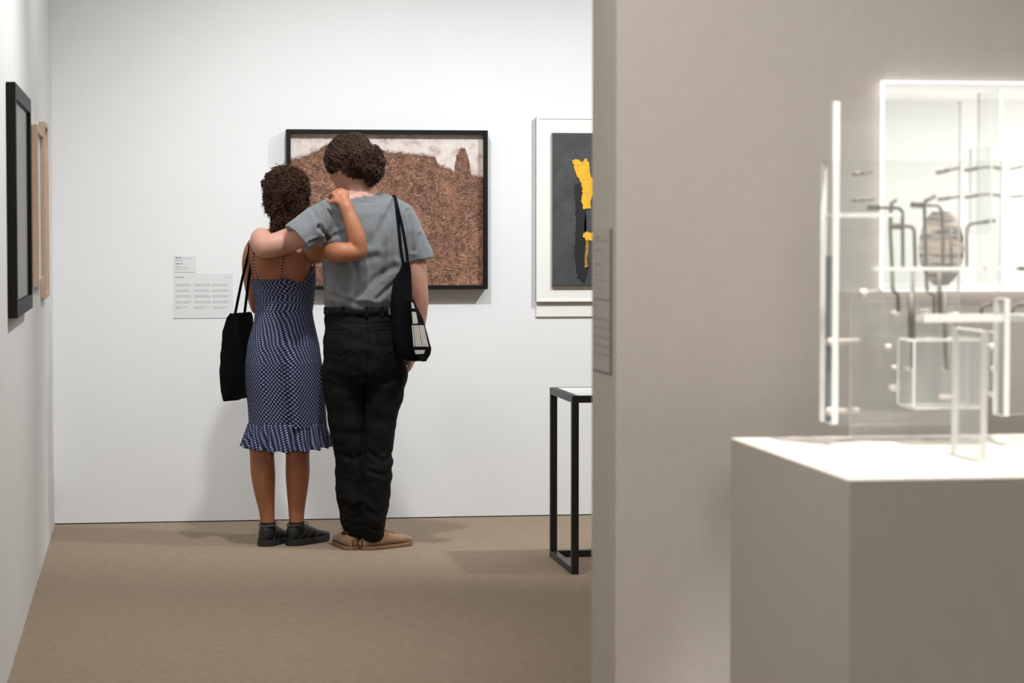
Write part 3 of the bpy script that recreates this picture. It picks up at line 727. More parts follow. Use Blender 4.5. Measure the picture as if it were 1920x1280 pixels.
def locks(mb, B, roots, flow, rng, length=(.04, .07), wave=(.002, .004), turns=(1, 2), tr=(.0012, .002), off=(.001, .006), m2=.3, ns=12, lift=0.0):
    for (p, n) in roots:
        q = Vector(p); n = Vector(n); Lg = rng.uniform(*length); o_ = rng.uniform(*off); ph = rng.uniform(0, 6.28); tn = rng.uniform(*turns); w_ = rng.uniform(*wave); t0 = rng.uniform(*tr)
        jit = Vector((rng.uniform(-1, 1), rng.uniform(-1, 1), rng.uniform(-1, 1))) * .35; pts = []; rs = []
        for i in range(ns + 1):
            t = i / ns; h_ = B.find_nearest(q)
            if h_[0] is None: break
            n = h_[1]; base_ = h_[0] + n * (o_ + lift * t)
            f = flow(q) + jit; f = f - n * f.dot(n)
            if f.length < 1e-4: break
            f.normalize(); sd = f.cross(n); a = ph + t * tn * 6.283
            pts.append(base_ + sd * math.sin(a) * w_ + n * (1 + math.cos(a)) * w_ * .6); rs.append(t0 * (1 - .45 * t))
            q = base_ + f * (Lg / ns)
        if len(pts) > 3: mb.tube(pts, rs, n=4, m=1 if rng.random() < m2 else 0, cap=False)

# ------------------------------------------------------------------ the woman
YW = onZ(507, 1026, 0).y + .07; YM = onZ(700, 1033, 0).y + .09
rng = random.Random(3)
baseW = Vector((onY(535, 1028, YW).x, YW, 0))
TW = thing('person', baseW, 'person in navy patterned strap dress and black trainers, arm around the other', 'person')
fd = Field((onY(430, 600, YW).x, min(YW - .36, YM - .32), -.01), (onY(705, 600, YW).x, YW + .40, 1.72), .0048)
def zW(py): return onY(530, py, YW).z
def row(py, l, r, b, dy=0, sh=0): 
    A = onY(l, py, YW); B_ = onY(r, py, YW); return (A.z, (A.x + B_.x) / 2, YW + dy, (B_.x - A.x) / 2 - sh, b - sh)
# torso
fd.stack([row(452, 492, 562, .055, .0), row(463, 474, 574, .072), row(480, 466, 582, .088), row(500, 468, 586, .095, .005), row(527, 473, 588, .098, .01, .005), row(545, 477, 588, .097, .01, .010), row(585, 484, 580, .082, .0, .010), row(640, 474, 588, .095, 0, .01), row(700, 474, 592, .10, -.005, .012), row(740, 478, 590, .09, 0, .014)], .02)
for s_ in (495, 560): fd.ell(P3(s_, 545, YW + .055), (.046, .036, .05), None, .03)
# trapezius and neck
fd.chain([pt(527, 470, YW, .055), pt(535, 440, YW + .008, .048), pt(541, 405, YW + .02, .047), pt(541, 380, YW + .02, .047)], kk=.03)
fd.chain([pt(540, 436, YW + .01, .04), pt(512, 452, YW, .042), pt(484, 465, YW, .046)], kk=.03)
fd.chain([pt(540, 436, YW + .01, .04), pt(562, 448, YW, .042), pt(575, 466, YW - .01, .048)], kk=.03)
# shoulder blades
for (x, y) in ((497, 492), (556, 492)): fd.ell(P3(x, y, YW - .07), (.038, .016, .045), None, .03)
g, bw = head(fd, onY(537, 362, YW + .03), (.28, .94, -.05), (.10, .0, 1), .97)
# right arm round the man's back
YA = YM - .175
fd.chain([pt(576, 469, YW - .015, .047), pt(592, 472, YW - .04, .045), pt(612, 473, YW - .085, .042), pt(636, 473, YA + .005, .040), pt(660, 473, YA - .002, .034), pt(675, 471, YA - .004, .026)], kk=.012)
fd.cone(P3(682, 474, YA - .002), P3(674, 462, YA), .012, .026, .006)
fd.chain([pt(675, 468, YA - .004, .027), pt(669, 446, YA - .004, .034), pt(661, 420, YA, .030), pt(653, 398, YA + .012, .0245), pt(649, 386, YA + .02, .0245)], kk=.012)
# right hand: back of the hand to the camera, fingers over the shoulder
def hand_on_shoulder(fd):
    fd.cone(P3(649, 388, YA + .02), P3(644, 372, YA + .045), .023, .024, .01)
    kn = [(628, 366), (635, 361), (643, 359), (650, 362)]; ln = (.9, 1.0, .97, .8)
    for (x, y), l_ in zip(kn, ln):
        K = P3(x, y, YA + .055); fd.cone(P3(x * .5 + 646 * .5, 380, YA + .03), K, .0135, .0115, .006)
        A = K + np.array((-.006, .022, .008)) * 1; B_ = A + np.array((-.008, .030 * l_, -.004)); C = B_ + np.array((-.006, .020 * l_, -.016))
        fd.cone(K, A, .0115, .0098, .004); fd.cone(A, B_, .0098, .009, .003); fd.cone(B_, C, .009, .0078, .003)
    T0 = P3(640, 380, YA + .035); T1 = P3(628, 377, YA + .045); T2 = P3(621, 379, YA + .055); T3 = P3(616, 376, YA + .065)
    fd.cone(T0, T1, .014, .012, .008); fd.cone(T1, T2, .012, .0098, .004); fd.cone(T2, T3, .0098, .008, .004)
hand_on_shoulder(fd)
# left arm in front of the body, hand on the bag strap
fd.chain([pt(478, 470, YW - .005, .046), pt(472, 500, YW + .03, .04), pt(476, 540, YW + .10, .037), pt(485, 575, YW + .16, .034)], kk=.012)
fd.chain([pt(485, 575, YW + .16, .034), pt(505, 568, YW + .20, .034), pt(530, 556, YW + .215, .024), pt(537, 553, YW + .217, .023)], kk=.01)
K0 = P3(540, 552, YW + .215); fd.cone(P3(535, 553, YW + .217), P3(556, 548, YW + .21), .022, .022, .01)
for i in range(4):
    a_ = P3(558, 541 + i * 6, YW + .205 + .002 * i); b_ = a_ + np.array((.030, -.012, -.004)); c_ = b_ + np.array((.018, -.02, -.006))
    fd.cone(a_, b_, .0095, .009, .003); fd.cone(b_, c_, .009, .0075, .003)
fd.cone(P3(548, 545, YW + .2), P3(556, 530, YW + .19), .011, .009, .005)
# legs
LEG_L = [(500, 760, 0, .062), (492, 820, 0, .054), (491, 850, 0, .049), (493, 885, -.012, .050), (496, 920, -.005, .042), (500, 955, 0, .031), (502, 980, .0, .0265), (503, 1000, .005, .0255)]
LEG_R = [(562, 760, 0, .062), (559, 820, 0, .054), (558, 850, 0, .048), (558, 885, -.012, .0495), (557, 920, -.005, .042), (556, 955, 0, .032), (556, 980, .0, .0275), (557, 1000, .005, .0255)]
fd.chain([pt(507, 690, YW, .070)] + [pt(x, y, YW + dy, r) for x, y, dy, r in LEG_L], kk=.012)
fd.chain([pt(562, 690, YW, .070)] + [pt(x, y, YW + dy, r) for x, y, dy, r in LEG_R], kk=.012)
HL = onZ(505, 1026, 0); HR = onZ(549, 1026, 0)
def foot(fd, ank, dr, L_=.24, w=.034):
    a = Vector(ank); d = Vector(dr).normalized(); z = Vector((0, 0, 1))
    fd.cone(a + z * .07, a + d * -.01 + z * .045, .024, .020, .010); fd.cone(a - d * .01 + z * .036, a + d * (L_ * .38) + z * .034, .018, .014, .008); fd.cone(a + d * (L_ * .38) + z * .034, a + d * (L_ * .6) + z * .028, .014, .010, .008)
DL = Vector((.42, .9, 0)).normalized(); DR = Vector((.70, .71, 0)).normalized()
AL = Vector((onY(503, 1000, YW).x, YW + .01, 0)); AR = Vector((onY(557, 1000, YW).x, YW + .01, 0))
foot(fd, AL, DL); foot(fd, AR, DR)
V, Fc = fd.mesh(2); BW = bvh(V, Fc)
mk('body', V, Fc, M['skin_w'], TW, True, origin=baseW)
eyes(g, bw, TW, baseW, .97)
del fd
# dress
m = bpy.data.materials.new('navy_dotted_cotton'); m.use_nodes = True; nt = m.node_tree; bs = nt.nodes['Principled BSDF']; bs.inputs['Roughness'].default_value = .85; bs.inputs['Specular IOR Level'].default_value = .2
N = nt.nodes.new; L = nt.links.new; uvn = N('ShaderNodeUVMap'); uvn.uv_map = 'uv'; sep = N('ShaderNodeSeparateXYZ'); L(uvn.outputs[0], sep.inputs[0])
nn = nz(9, 2); du = mth('MULTIPLY_ADD', nn.outputs[0], .012, 0)
cu = mth('COSINE', mth('MULTIPLY', mth('ADD', sep.outputs[0], du), 2 * math.pi / .0152)); cvv = mth('COSINE', mth('MULTIPLY', mth('ADD', sep.outputs[1], du), 2 * math.pi / .0190))
pr = mth('MULTIPLY', cu, cvv)
cc = ramp(mth('MULTIPLY_ADD', pr, .5, .5), [(.12, (16, 18, 36)), (.93, (186, 194, 214)), (.30, (46, 52, 80)), (.70, (64, 71, 100))])
L(cc, bs.inputs['Base Color'])
MD = m
def loft(rows, nth, matl, name, parent, og, fold=None, thick=True):
    # rows: (cx, cy, a, b, zfun(theta)); uv in metres
    V = []; UV = []; Fc = []
    for (cx, cy, a, b, zf, fa, fn, v) in rows:
        per = 0; prev = None
        for k in range(nth + 1):
            th = 2 * math.pi * k / nth + math.pi / 2      # seam at the front (+y)
            e = .88
            ct, st = math.cos(th), math.sin(th)
            x = cx + a * math.copysign(abs(ct) ** e, ct); y = cy + b * math.copysign(abs(st) ** e, st)
            f_ = fold(th, v) * fa if fold else 0
            x += ct * f_; y += st * f_
            p = Vector((x, y, zf(th)))
            if prev is not None: per += .5 * (a + b) * 2 * math.pi / nth
            prev = p; V.append(p); UV.append((per, v))
    n = nth + 1
    for i in range(len(rows) - 1):
        for k in range(nth):
            A = i * n + k; Fc.append((A, A + 1, A + n + 1, A + n))
    o = mk(name, V, Fc, matl, parent, True, uv=UV, origin=og)
    md = o.modifiers.new('thickness', 'SOLIDIFY'); md.thickness = .0025; md.offset = 1
    return V, Fc
sil = [(524, 472, 591, .100, .01), (545, 474, 593, .102, .01), (570, 478, 588, .098, .005), (585, 478, 586, .092, 0), (600, 476, 588, .098, 0), (620, 470, 592, .104, 0), (645, 463, 597, .112, -.004), (680, 459, 601, .122, -.006), (720, 460, 604, .124, -.004), (760, 465, 607, .122, 0), (790, 467, 609, .12, 0), (800, 467, 610, .12, 0)]
SZ = np.array([[onY(530, s[0], YW).z for s in sil], [(onY(s[1], s[0], YW).x + onY(s[2], s[0], YW).x) / 2 for s in sil], [(onY(s[2], s[0], YW).x - onY(s[1], s[0], YW).x) / 2 for s in sil], [s[3] for s in sil], [YW + s[4] for s in sil]])
def prof_at(z): o_ = np.argsort(SZ[0]); return [float(np.interp(z, SZ[0][o_], SZ[i][o_])) for i in range(1, 5)]
ztop = SZ[0][0]; zbot = SZ[0][-1]
def fold_s(th, v):
    return -2.2 * math.exp(-((th - 4.68) / .07) ** 2) + 1.0 * math.exp(-((th - 4.88) / .12) ** 2) - .9 * math.exp(-((th - 4.25) / .09) ** 2) + .5 * math.sin(5 * th + 1.1) + .35 * math.sin(9 * th + .4 + 3 * v) + .2 * math.sin(14 * th + 2 + 5 * v)
def topz(th):     # back neckline: dips in the middle right, rises to the armpit
    x = math.cos(th); back = -math.sin(th)
    if back > -.2:
        return .0 + .075 * max(0, (x - .55) / .45) ** 1.4 + .008 * math.exp(-((x - .02) / .14) ** 2) - .014 * math.exp(-((x - .38) / .2) ** 2)
    return .05
rows = []; nr = 200
for i in range(nr + 1):
    t = i / nr; z = ztop + (zbot - ztop) * t; cx, a, b, cy = prof_at(z)
    lift = max(0, 1 - t / .16)
    fa = .0 if t < .24 else .014 * min(1, (t - .24) / .4)
    if t < .26: rp = .0013 * math.sin(z * 2 * math.pi / .0125) * min(1, (.26 - t) / .04); a += rp; b += rp
    rows.append((cx, cy, a, b, (lambda th, z=z, lift=lift: z + topz(th) * lift), fa, 0, z))
Vd, Fd = loft(rows, 200, MD, 'dress', TW, baseW, fold_s)
BD = bvh(Vd, Fd)
# ruffle hem
rows = []; zr0 = onY(530, 793, YW).z; 
for i in range(19):
    t = i / 18; py = 793 + 48 * t
    l_ = 466 - 10 * t; r_ = 609.5 + 9 * t; A = onY(l_, py, YW); B_ = onY(r_, py, YW)
    rows.append(((A.x + B_.x) / 2, YW, (B_.x - A.x) / 2 - .0, .122 + .022 * t, (lambda th, A=A, t=t: A.z + t * (.014 * math.cos(th) ** 2 * (1.1) - .006) + t * .004 * math.sin(17 * th)), .002 + .011 * t, 0, A.z))
loft(rows, 260, MD, 'ruffle_hem', TW, baseW, lambda th, v: math.sin(19 * th + 1.2 * math.sin(3 * th)) + .4 * math.sin(31 * th))
# smocked waist seam + straps
def strap(B, pts, rw, name, matl, parent, og, n=10, back=None):
    Q = [hit(B, x, y, .003) for x, y in spline(pts, n)]; Q = [q for q in Q if q is not None]
    mb = MB(); 
    for i, q in enumerate(Q):
        mb.ball(q, rw, m=i % 2, seg=8, rings=5)
    mb.build(name, matl, parent, True, og)
SM = [mat('strap_navy', (22, 22, 38), .8), mat('strap_white', (178, 170, 165), .8)]
strap(BW, [(475, 462), (475, 478), (476, 495), (479, 510), (483, 523)], .0036, 'strap', SM, TW, baseW, 5)
strap(BW, [(534, 462), (532, 478), (530, 492), (528, 506), (527, 519)], .0036, 'strap', SM, TW, baseW, 5)
# hair: base mass + curls
fd = Field((onY(470, 400, YW).x, YW - .2, 1.3), (onY(610, 400, YW).x, YW + .2, 1.75), .0055)
r_, f_, u_ = bw; hc = onY(537, 362, YW + .03)
for (px, py, dy, rx, ry, rz) in ((538, 355, -.005, .084, .095, .085), (518, 350, -.01, .05, .07, .06), (556, 355, -.015, .05, .06, .07), (520, 380, -.02, .05, .06, .055), (555, 385, -.03, .045, .05, .06), (536, 335, .0, .07, .08, .05), (541, 405, -.03, .04, .035, .05), (524, 412, -.03, .026, .03, .05), (520, 430, -.04, .016, .02, .03)):
    fd.ell(P3(px, py, YW + dy), (rx, ry, rz), None, .02)
fd.ell(np.array(hc + f_ * .085 + u_ * -.045), (.055, .06, .075), None, .02, True)   # face opening
V, Fc = fd.mesh(1); Nn = normals(V, Fc); V = wrinkle(V, Nn, 45, .010); V = wrinkle(V, Nn, 110, .005, seed=4)
Vh, Nh = V, Nn
mb = MB(); mb.raw(V, Fc, 0)
idx = [i for i in range(len(V)) if V[i][2] > 1.3]
roots = []; BH = bvh(V, Fc)
allr = [(V[i], Nn[i]) for i in (rng.choice(idx) for _ in range(2300))]
locks(mb, BH, allr, lambda q: Vector((0, 0, -1)), rng, length=(.03, .055), wave=(.004, .008), turns=(1.2, 2.6), tr=(.0009, .0017), off=(.0, .007), m2=.38, ns=16)
for _ in range(1000):
    i = rng.choice(idx)
    if Nn[i][1] > .75 and V[i][2] < hc.z + .04: continue
    roots.append((V[i] - Nn[i] * .004, Nn[i]))
curls(mb, roots, rng, length=(.022, .045), hr=(.005, .009), tr=(.0010, .0019), grav=.9, m2=.3)
o = mk('hair', mb.V, mb.F, [M['hair_w1'], M['hair_w2']], TW, True, midx=mb.m, origin=baseW)
# long wisp curls at the nape and side
mb = MB(); 
for (px, py, n_, L_) in ((522, 412, (-.2, -.3, -1), .06), (519, 418, (-.4, -.2, -1), .065), (528, 415, (0, -.3, -1), .055), (524, 420, (-.1, -.4, -1), .055), (520, 425, (-.5, -.3, -1), .035), (505, 372, (-1, -.3, -.5), .035), (503, 382, (-1, -.2, -.3), .03), (500, 340, (-1, 0, .1), .03), (499, 350, (-1, 0, .0), .03), (516, 405, (-.3, -.3, -1), .07), (545, 400, (.1, -.5, -1), .05)):
    for q in range(5): curls(mb, [(onY(px + rng.uniform(-4, 4), py + rng.uniform(-4, 4), YW - .05), n_)], rng, length=(L_ * .8, L_ * 1.2), hr=(.004, .007), tr=(.001, .0018), grav=1, spread=.2)
mk('hair_wisps', mb.V, mb.F, [M['hair_w1'], M['hair_w2']], TW, True, midx=mb.m, origin=baseW)
# socks
for A, ix in ((AL, LEG_L), (AR, LEG_R)):
    x = A.x; p0 = Vector((x, YW + .01, .045)); p1 = Vector((onY(ix[6][0], 977, YW).x, YW + .0, onY(530, 977, YW).z))
    MB().tube([p0, p0.lerp(p1, .5), p1, p1 + Vector((0, 0, .001))], [.037, .036, .0345, .030], n=24).build('sock', M['sock'], TW, True, baseW)

# shoes
def shoe(name, heel, d, L_, wd, hgt, parent, og, style):
    # heel: ground point under the heel's back, d: direction. lofted upper, sole, laces
    d = Vector(d).normalized(); s = Vector((d.y, -d.x, 0)); z = Vector((0, 0, 1)); nst = 26; ns = 28
    E_ = bpy.data.objects.new(name, None); COL.objects.link(E_); E_.parent = parent; E_.location = heel - og; wog = heel
    def hw(t):
        if t < 0: t = 0
        k = math.sin(math.pi * min(1, t / .12) / 2) ** .6 * .78 if t < .12 else None
        if k is None:
            k = .78 + .22 * math.sin(math.pi / 2 * min(1, (t - .12) / .55)) if t < .67 else 1.0
            if t > .70: k = max(0, 1 - ((t - .70) / .303) ** 2.8) ** .5
        return wd / 2 * k
    def top(t):
        if style == 'trainer': xs = [0, .05, .12, .25, .36, .5, .7, .85, .95, 1]; ys = [.70, .92, .98, .86, .92, .78, .58, .50, .42, .30]
        else: xs = [0, .05, .12, .25, .36, .5, .7, .85, .95, 1]; ys = [.62, .88, .95, .84, .92, .80, .62, .56, .48, .32]
        return hgt * float(np.interp(t, xs, ys))
    sole_h = .030 if style == 'trainer' else .016
    V = []; Fc = []
    for i in range(nst + 1):
        t = .5 - .5 * math.cos(math.pi * i / nst); tt = .004 + .992 * t; w_ = max(hw(tt) - .003, .002); h_ = max(top(tt), sole_h + .008); c = heel + d * (tt * L_)
        for k in range(ns):
            a = 2 * math.pi * k / ns; ca, sa = math.cos(a), math.sin(a)
            w2 = w_ * (1 if sa < 0 else (1 - .30 * sa ** 1.5 * min(1, h_ / hgt + .15)))
            V.append(c + s * (math.copysign(abs(ca) ** .75, ca) * w2) + z * (sole_h * .8 + (h_ - sole_h * .8) * (.5 + .5 * math.copysign(abs(sa) ** .7, sa))))
    for i in range(nst):
        for k in range(ns): Fc.append((i * ns + k, i * ns + (k + 1) % ns, (i + 1) * ns + (k + 1) % ns, (i + 1) * ns + k))
    Fc.append(tuple(range(ns))[::-1]); Fc.append(tuple(nst * ns + k for k in range(ns)))
    up = mk('upper', V, Fc, M['shoe_black'] if style == 'trainer' else M['suede'], E_, True, origin=wog)
    # sole
    V = []; Fc = []; n2 = 24; prof = [(0, .0), (.5, .0)] ; lay = [(.0, -.002), (.004, .001), (sole_h * .55, .0015), (sole_h, .0005)]
    for (zz, gr) in lay:
        ring = []
        cs = lambda q: .5 - .5 * math.cos(math.pi * q / n2)
        for i in range(n2 + 1): ring.append((cs(i), 1))
        for i in range(n2 - 1, 0, -1): ring.append((cs(i), -1))
        for (t, sg) in ring:
            toe = .010 * max(0, (t - .8) / .2) ** 2
            flare = (.003 if style == 'trainer' and t < .3 else 0)
            V.append(heel + d * (t * L_ + (gr if t == 1 else (-gr if t == 0 else 0))) + s * (sg * (hw(t) + gr + flare * (1 - zz / sole_h) if 0 < t < 1 else 0)) + z * (zz + toe))
    nn_ = 2 * n2
    for j in range(len(lay) - 1):
        for k in range(nn_): Fc.append((j * nn_ + k, j * nn_ + (k + 1) % nn_, (j + 1) * nn_ + (k + 1) % nn_, (j + 1) * nn_ + k))
    Fc.append(tuple(range(nn_))[::-1]); Fc.append(tuple((len(lay) - 1) * nn_ + k for k in range(nn_)))
    mk('sole', V, Fc, M['sole_black'] if style == 'trainer' else M['crepe'], E_, False, origin=wog)
    # laces and panels
    mb = MB(); lm = M['mesh_grey'] if style == 'trainer' else M['suede_dark']
    for t in (.42, .49, .56, .63):
        c = heel + d * (t * L_) + z * (top(t) * 1.0 + .001); mb.tube([c - s * wd * .24 - z * .010, c - s * wd * .1, c + s * wd * .1, c + s * wd * .24 - z * .010], .0022, n=6)
    c = heel + d * (.38 * L_) + z * (top(.38) + .003)
    for sg in (-1, 1): mb.tube([c, c + s * sg * .02 + z * .010, c + s * sg * .032 + z * .002, c + s * sg * .02 - z * .004], .0018, n=6)
    mb.build('laces', lm, E_, True, wog)
    mb = MB()   # collar
    pts = []
    for i in range(25):
        a = 2 * math.pi * i / 24; t = .19 + .15 * math.cos(a); pts.append(heel + d * (t * L_) + s * (math.sin(a) * wd * .36) + z * (top(t) - .006 * abs(math.sin(a)) + .0))
    mb.tube(pts, .0055, n=8); mb.build('collar', M['mesh_grey'] if style == 'trainer' else M['suede_dark'], E_, True, wog)
    if style == 'trainer':
        for sg in (-1, 1):
            mb = MB()
            for (t0, t1) in ((.12, .3), (.3, .46), (.5, .62)):
                P = []
                for q in range(6):
                    u = q / 5; t = t0 + (t1 - t0) * u; zz = sole_h + (top(t) * .72 - sole_h) * u * .95; P.append(heel + d * (t * L_) + s * sg * (hw(t) * (1 - .22 * (zz / hgt)) + .0005) + z * zz)
                mb.tube(P, .0032, n=6)
            mb.build('side_overlay', M['sole_black'], E_, True, wog)
    else:
        mb = MB(); P = []
        for q in range(9):
            u = q / 8; P.append(heel + z * (sole_h + u * (hgt * .62)) + d * (.002 + .008 * u * u))
        mb.tube(P, .0045, n=8); mb.build('heel_tab', M['suede_dark'], E_, True, wog)
    return E_
hl = onZ(504, 1028, 0); hr = onZ(546, 1028.5, 0)
shoe('shoe', Vector((AL.x, AL.y, 0)) - DL * .058, DL, .262, .094, .100, TW, baseW, 'trainer')
shoe('shoe', Vector((AR.x, AR.y, 0)) - DR * .058, DR, .262, .094, .100, TW, baseW, 'trainer')

# woman's tote bag
def bag_sections(secs, name, parent, og, matl, nth=40, e=.6, noise_amp=.004):
    V = []; Fc = []; n = nth
    for (z, p0, p1, th) in secs:       # section: from p0 to p1 (xy), thickness th
        c = (Vector(p0) + Vector(p1)) / 2; d = Vector(p1) - Vector(p0); hl_ = d.length / 2; d = d.normalized(); s = Vector((d.y, -d.x))
        for k in range(n):
            a = 2 * math.pi * k / n; ca, sa = math.cos(a), math.sin(a)
            q = c + d * (math.copysign(abs(ca) ** e, ca) * hl_) + s * (math.copysign(abs(sa) ** .9, sa) * th / 2)
            V.append((q.x, q.y, z + .002 * math.sin(7 * a)))
    for i in range(len(secs) - 1):
        for k in range(n): Fc.append((i * n + k, i * n + (k + 1) % n, (i + 1) * n + (k + 1) % n, (i + 1) * n + k))
    Fc.append(tuple(range(n))[::-1]); Fc.append(tuple((len(secs) - 1) * n + k for k in range(n)))
    V = np.array(V); N_ = np.zeros_like(V); 
    Q = np.array([f for f in Fc if len(f) == 4]); N_ = normals(V, Q); V = wrinkle(V, N_, 9, noise_amp * 2, (1, 1, .5)); V = wrinkle(V, N_, 30, noise_amp * .6)
    o = mk(name, V, Fc, matl, parent, True, origin=og); return V, Q
ob = Vector((onY(440, 670, YW).x, YW + .0, onY(440, 755, YW).z))
TB = thing('tote_bag', ob, 'plain black tote bag hanging from the shoulder of the person in dress', 'bag')
secs = []
def interp_secs(tab, Yl, Yr, n=36):
    T_ = np.array(tab, float); out = []
    for i in range(n + 1):
        py = T_[-1, 0] + (T_[0, 0] - T_[-1, 0]) * i / n
        l_ = float(np.interp(py, T_[:, 0], T_[:, 1])); r_ = float(np.interp(py, T_[:, 0], T_[:, 2])); th = float(np.interp(py, T_[:, 0], T_[:, 3]))
        A = onY(l_, py, Yl); B_ = onY(r_, py, Yr); out.append((A.z, (A.x, A.y), (B_.x, B_.y), th))
    return out
bag_sections(interp_secs([(588, 431, 470, .012), (595, 426, 472, .03), (620, 420, 473, .06), (660, 417, 472, .07), (700, 415.5, 471, .07), (735, 417, 470, .05), (748, 418.5, 468, .028), (752, 419.5, 466, .012)], YW - .03, YW + .20), 'bag_body', TB, ob, M['canvas'])
for k, (x0, y0, x1, dy) in enumerate(((470, 455, 440, .0), (477, 459, 458, .01))):
    mb = MB(); P = [onY(x0 + 8, y0 + 3, YW + .06), onY(x0 + 3, y0 - 4, YW + .03), onY(x0 - 2, y0 + 2, YW - .02 + dy), onY(x0 - 3, y0 + 16, YW - .04 + dy), onY((x0 + x1) / 2 - 1, 524, YW - .02 + dy), onY(x1, 592, YW + .02 + dy)]
    Q = spline([tuple(p) for p in P], 6)
    Vv = []; Ff = []
    for i, q in enumerate(Q):
        tdir = Vector(Q[min(i + 1, len(Q) - 1)] - Q[max(i - 1, 0)]).normalized(); sd = Vector((.55, .83, 0)); sd = (sd - tdir * sd.dot(tdir)).normalized(); nn_ = tdir.cross(sd)
        for (a, b_) in ((-1, -1), (1, -1), (1, 1), (-1, 1)): Vv.append(Vector(q) + sd * a * .010 + nn_ * b_ * .0012)
    for i in range(len(Q) - 1):
        for j in range(4): Ff.append((i * 4 + j, i * 4 + (j + 1) % 4, (i + 1) * 4 + (j + 1) % 4, (i + 1) * 4 + j))
    mk('handle', Vv, Ff, M['canvas'], TB, False, origin=ob)

# ------------------------------------------------------------------ the man
baseM = Vector((onY(685, 1030, YM).x, YM, 0))
TM = thing('person', baseM, 'person in grey t-shirt and black jeans, hair tied back, standing on the right', 'person')
fd = Field((onY(455, 600, YM).x, YM - .34, -.01), (onY(825, 600, YM).x, max(YM, YW) + .42, 1.86), .0052)
def rowm(py, l, r, b, dy=0, sh=0):
    A = onY(l, py, YM); B_ = onY(r, py, YM); return (A.z, (A.x + B_.x) / 2, YM + dy, (B_.x - A.x) / 2 - sh, b - sh)
fd.stack([rowm(385, 645, 735, .085, 0, .012), rowm(420, 615, 762, .11, 0, .014), rowm(470, 612, 760, .118, 0, .016), rowm(530, 612, 752, .105, 0, .016), rowm(575, 612, 748, .1, 0, .018), rowm(640, 612, 752, .11, 0, .02), rowm(690, 620, 750, .105, 0, .02)], .02)
fd.chain([pt(686, 395, YM, .06), pt(682, 365, YM + .012, .051), pt(674, 338, YM + .03, .050), pt(668, 320, YM + .04, .050)], kk=.02)
fd.chain([pt(682, 372, YM, .045), pt(650, 385, YM, .05), pt(628, 402, YM, .044)], kk=.02); fd.chain([pt(684, 372, YM, .045), pt(724, 392, YM, .045), pt(756, 410, YM, .046)], kk=.02)
hcM = onY(655, 312, YM + .050)
gm, bm_ = head(fd, hcM, (-.62, .74, -.30), (-.16, .12, 1), 1.0)
# left arm over the woman's back
YE = YW - .165
fd.chain([pt(628, 408, YM - .01, .044), pt(598, 422, YM - .04, .040), pt(570, 438, YM - .09, .048), pt(545, 449, YE + .01, .048), pt(516, 459, YE - .005, .046), pt(495, 463, YE, .042)], kk=.015)
fd.cone(P3(494, 468, YE - .01), P3(492, 460, YE), .030, .038, .015)
fd.chain([pt(494, 462, YE, .042), pt(490, 450, YE + .05, .0445), pt(491, 445, YE + .13, .038), pt(494, 447, YE + .22, .028), pt(496, 451, YE + .255, .027)], kk=.012)
Wp = P3(496, 451, YE + .255)
fd.cone(Wp, Wp + np.array((.012, .055, -.045)), .028, .026, .015)
for i in range(4):
    K = Wp + np.array((-.018 + .019 * i + .006, .062, -.062 + .006 * i)); A = K + np.array((.004, .012, -.040)); B_ = A + np.array((.004, -.006, -.026)); C = B_ + np.array((.002, -.014, -.014))
    fd.cone(Wp + np.array((-.006 + .008 * i, .04, -.03)), K, .014, .012, .006); fd.cone(K, A, .012, .0105, .003); fd.cone(A, B_, .0105, .0095, .003); fd.cone(B_, C, .0095, .0085, .003)
fd.cone(Wp + np.array((.02, .03, -.01)), Wp + np.array((.048, .045, -.04)), .014, .011, .006); fd.cone(Wp + np.array((.048, .045, -.04)), Wp + np.array((.060, .045, -.070)), .011, .0095, .004)
# right arm hanging
fd.chain([pt(757, 412, YM, .046), pt(768, 445, YM, .047), pt(777, 490, YM + .005, .048), pt(781, 525, YM + .01, .043), pt(784, 560, YM + .03, .042), pt(784, 595, YM + .05, .034), pt(780, 632, YM + .07, .028), pt(778, 642, YM + .075, .028)], kk=.012)
Hn = P3(777, 645, YM + .075)
fd.cone(Hn, P3(773, 668, YM + .08), .026, .028, .012)
for i in range(4):
    K = P3(771 + 1.0 * i, 668 + (2, 1, 0, -1)[i], YM + .052 + .018 * i); A = K + np.array((-.004, .004, -.034)); B_ = A + np.array((-.010, .003, -.022)); C = B_ + np.array((-.012, 0, -.012))
    fd.cone(P3(774, 655, YM + .065 + .008 * i), K, .013, .012, .006); fd.cone(K, A, .0115, .0102, .003); fd.cone(A, B_, .0102, .0095, .003); fd.cone(B_, C, .0095, .008, .003)
fd.cone(P3(772, 652, YM + .1), P3(767, 668, YM + .115), .014, .012, .006); fd.cone(P3(767, 668, YM + .115), P3(764, 682, YM + .112), .012, .009, .004)
fd.chain([pt(648, 690, YM, .072), pt(652, 800, YM, .052), pt(656, 860, YM, .042), pt(658, 960, YM, .036), pt(659, 1000, YM, .026)], kk=.01)
fd.chain([pt(715, 690, YM, .072), pt(710, 800, YM, .052), pt(706, 860, YM - .02, .042), pt(698, 960, YM - .03, .036), pt(697, 1000, YM - .02, .026)], kk=.01)
DML = Vector((-.12, 1, 0)).normalized(); DMR = Vector((.80, .60, 0)).normalized()
AML = Vector((onY(657, 1000, YM).x, YM + .02, 0)); AMR = Vector((onY(697, 1000, YM).x, YM - .015, 0))
foot(fd, AML, DML, .27); foot(fd, AMR, DMR, .27)
V, Fc = fd.mesh(2); BM_ = bvh(V, Fc); mk('body', V, Fc, M['skin_m'], TM, True, origin=baseM); eyes(gm, bm_, TM, baseM); del fd

